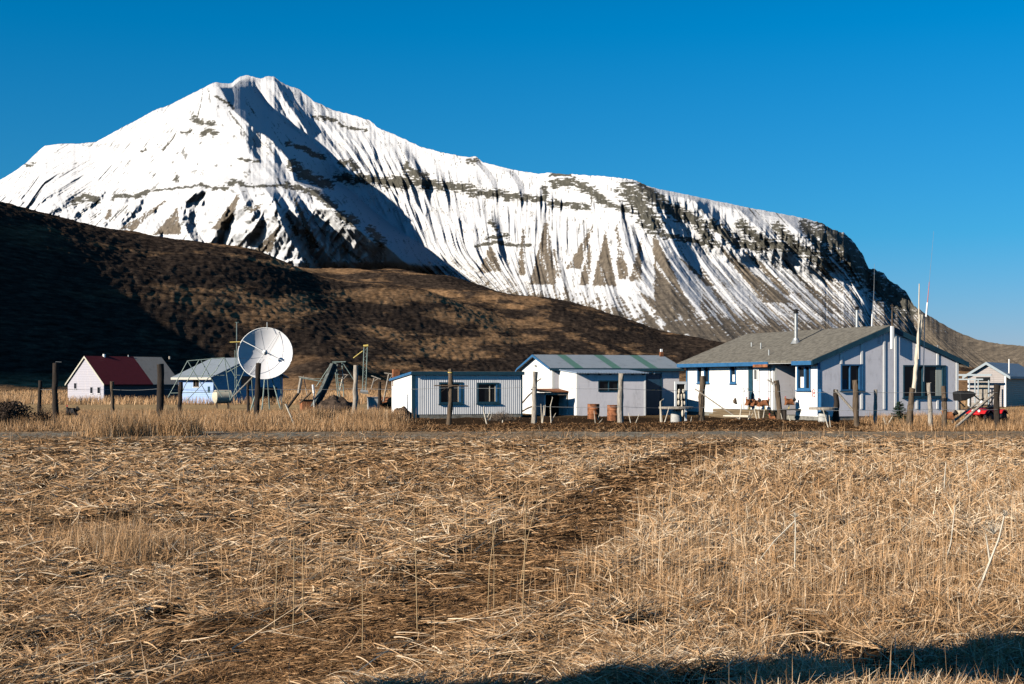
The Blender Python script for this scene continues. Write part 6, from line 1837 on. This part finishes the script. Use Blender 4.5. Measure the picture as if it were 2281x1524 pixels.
    # keep out of buildings
    for fr, a0, a1, b0, b1 in ((HF, -1.2, HW + .1, -.1, HL), (SF, -.1, 6.8, -2.5, 4.6), (CF, -.05, CL + .1, -.05, 4.0)):
        rx, ry = x - fr.C.x, y - fr.C.y
        lx = rx * fr.ex.x + ry * fr.ex.y; ly = rx * fr.ey.x + ry * fr.ey.y
        keep &= ~((lx > a0) & (lx < a1) & (ly > b0) & (ly < b1))
    x, y, tall, left, rgt, pxx = [a[keep] for a in (x, y, tall, left, rgt, pxx)]
    n = len(x)
    hi = np.clip(.35 + 1.3 * tall, .2, 1.1)
    L = rng.uniform(.10, .30, n) + rng.uniform(.15, .50, n) * hi * np.maximum(left, .8 * rgt) * sstep(46.5, 49, y)
    L = L * (1 - .35 * sstep(56, 60, y) * left) * (.45 + .55 * np.maximum(left, rgt))
    o = blades('yard_grass', x, y, yard_z(x, y) - .02, L, rng.uniform(.010, .022, n), rng.uniform(0, 6.28, n), np.pi / 2 - np.abs(rng.normal(0, .33, n)) - .9 * (1 - np.maximum(left, rgt)) * rng.uniform(0, 1, n),
               rng.normal(.3, .4, n), np.clip(rng.normal(.56, .16, n) - .34 * (1 - np.maximum(left, rgt)) * rng.uniform(0, 1, n), 0, 1), GM)
    tag(o, 'dry grass and weeds around the fence and the yard', 'grass', None, 'stuff')
    # 6. far meadow around the distant houses
    n0 = 90000
    py = rng.uniform(871, 905, n0); y = (EYE + .35) * F / (py - HOR); pxx = rng.uniform(-300, 2600, n0); x = (pxx - CX) * y / F
    keep = np.ones(n0, bool)
    keep &= ~((pxx > 150) & (pxx < 400) & (y > 129)) & ~((pxx > 396) & (pxx < 634) & (y > 119)) & ~((pxx > 2150) & (pxx < 2320) & (y > 104))
    keep &= ~((pxx > 905) & (pxx < 2130) & (y < 76))
    x, y = x[keep], y[keep]; n = len(x)
    o = blades('far_meadow_grass', x, y, yard_z(x, y) - .05, rng.uniform(.35, .8, n), rng.uniform(.03, .06, n) * y / 100, rng.uniform(0, 6.28, n), np.pi / 2 - np.abs(rng.normal(0, .3, n)),
               rng.normal(.3, .4, n), np.clip(rng.normal(.64, .12, n), 0, 1), GM)
    tag(o, 'golden dry meadow grass around the distant houses', 'grass', None, 'stuff')
    # 7. tall tussocks on the near verge, left
    xs, ys, hs = [], [], []
    for cx, cy, r, m_, hh in ((250, 41.5, .35, 900, .8), (285, 42.0, .45, 1000, .85), (235, 40.8, .3, 600, .6), (395, 42.2, .3, 900, .85), (410, 41.8, .22, 500, .7), (340, 42, .3, 500, .4),
                              (700, 55, .25, 600, .75), (712, 55.4, .2, 400, .6), (800, 54, .5, 1200, .7), (830, 54.5, .5, 1000, .6), (860, 54.5, .4, 800, .6), (600, 53, .5, 900, .5), (480, 52.5, .6, 900, .5), (540, 52, .5, 800, .55),
                              (215, 13.0, .22, 420, .42), (300, 12.4, .2, 420, .40), (335, 13.2, .16, 260, .36), (150, 13.8, .16, 220, .32), (265, 12.7, .12, 240, .5)):
        p = G(cx, cy); a = rng.normal(0, 1, (m_, 2)) * r
        xs.append(p.x + a[:, 0]); ys.append(p.y + a[:, 1]); hs.append(np.full(m_, hh))
    x = np.concatenate(xs); y = np.concatenate(ys); h = np.concatenate(hs); n = len(x)
    o = blades('grass_tussocks', x, y, yard_z(x, y) - .02, h * rng.uniform(.5, 1.1, n), rng.uniform(.003, .005, n) * np.clip(y / 11, 1, 4), rng.uniform(0, 6.28, n), np.pi / 2 - np.abs(rng.normal(0, .30, n)),
               rng.normal(.45, .4, n), np.clip(rng.normal(.66, .14, n), 0, 1), GM, nseg=4)
    tag(o, 'tall pale grass tussocks by the road and in the meadow', 'grass', None, 'stuff')
    # 8. dark sod crumbs on the bank and yard edge
    n = 22000
    x = rng.uniform(-4, 14.5, n); y = 49.0 + rng.normal(0, .9, n)
    o = blades('bank_litter', x, y, yard_z(x, y) + rng.uniform(0, .05, n), rng.uniform(.04, .13, n), rng.uniform(.015, .035, n), rng.uniform(0, 6.28, n), rng.uniform(-.3, .5, n), rng.normal(0, .8, n),
               np.clip(rng.normal(.2, .18, n), 0, 1), GM, nseg=2)
    tag(o, 'crumbled brown turf and litter on the roadside bank', 'turf litter', None, 'stuff')


build_grass()
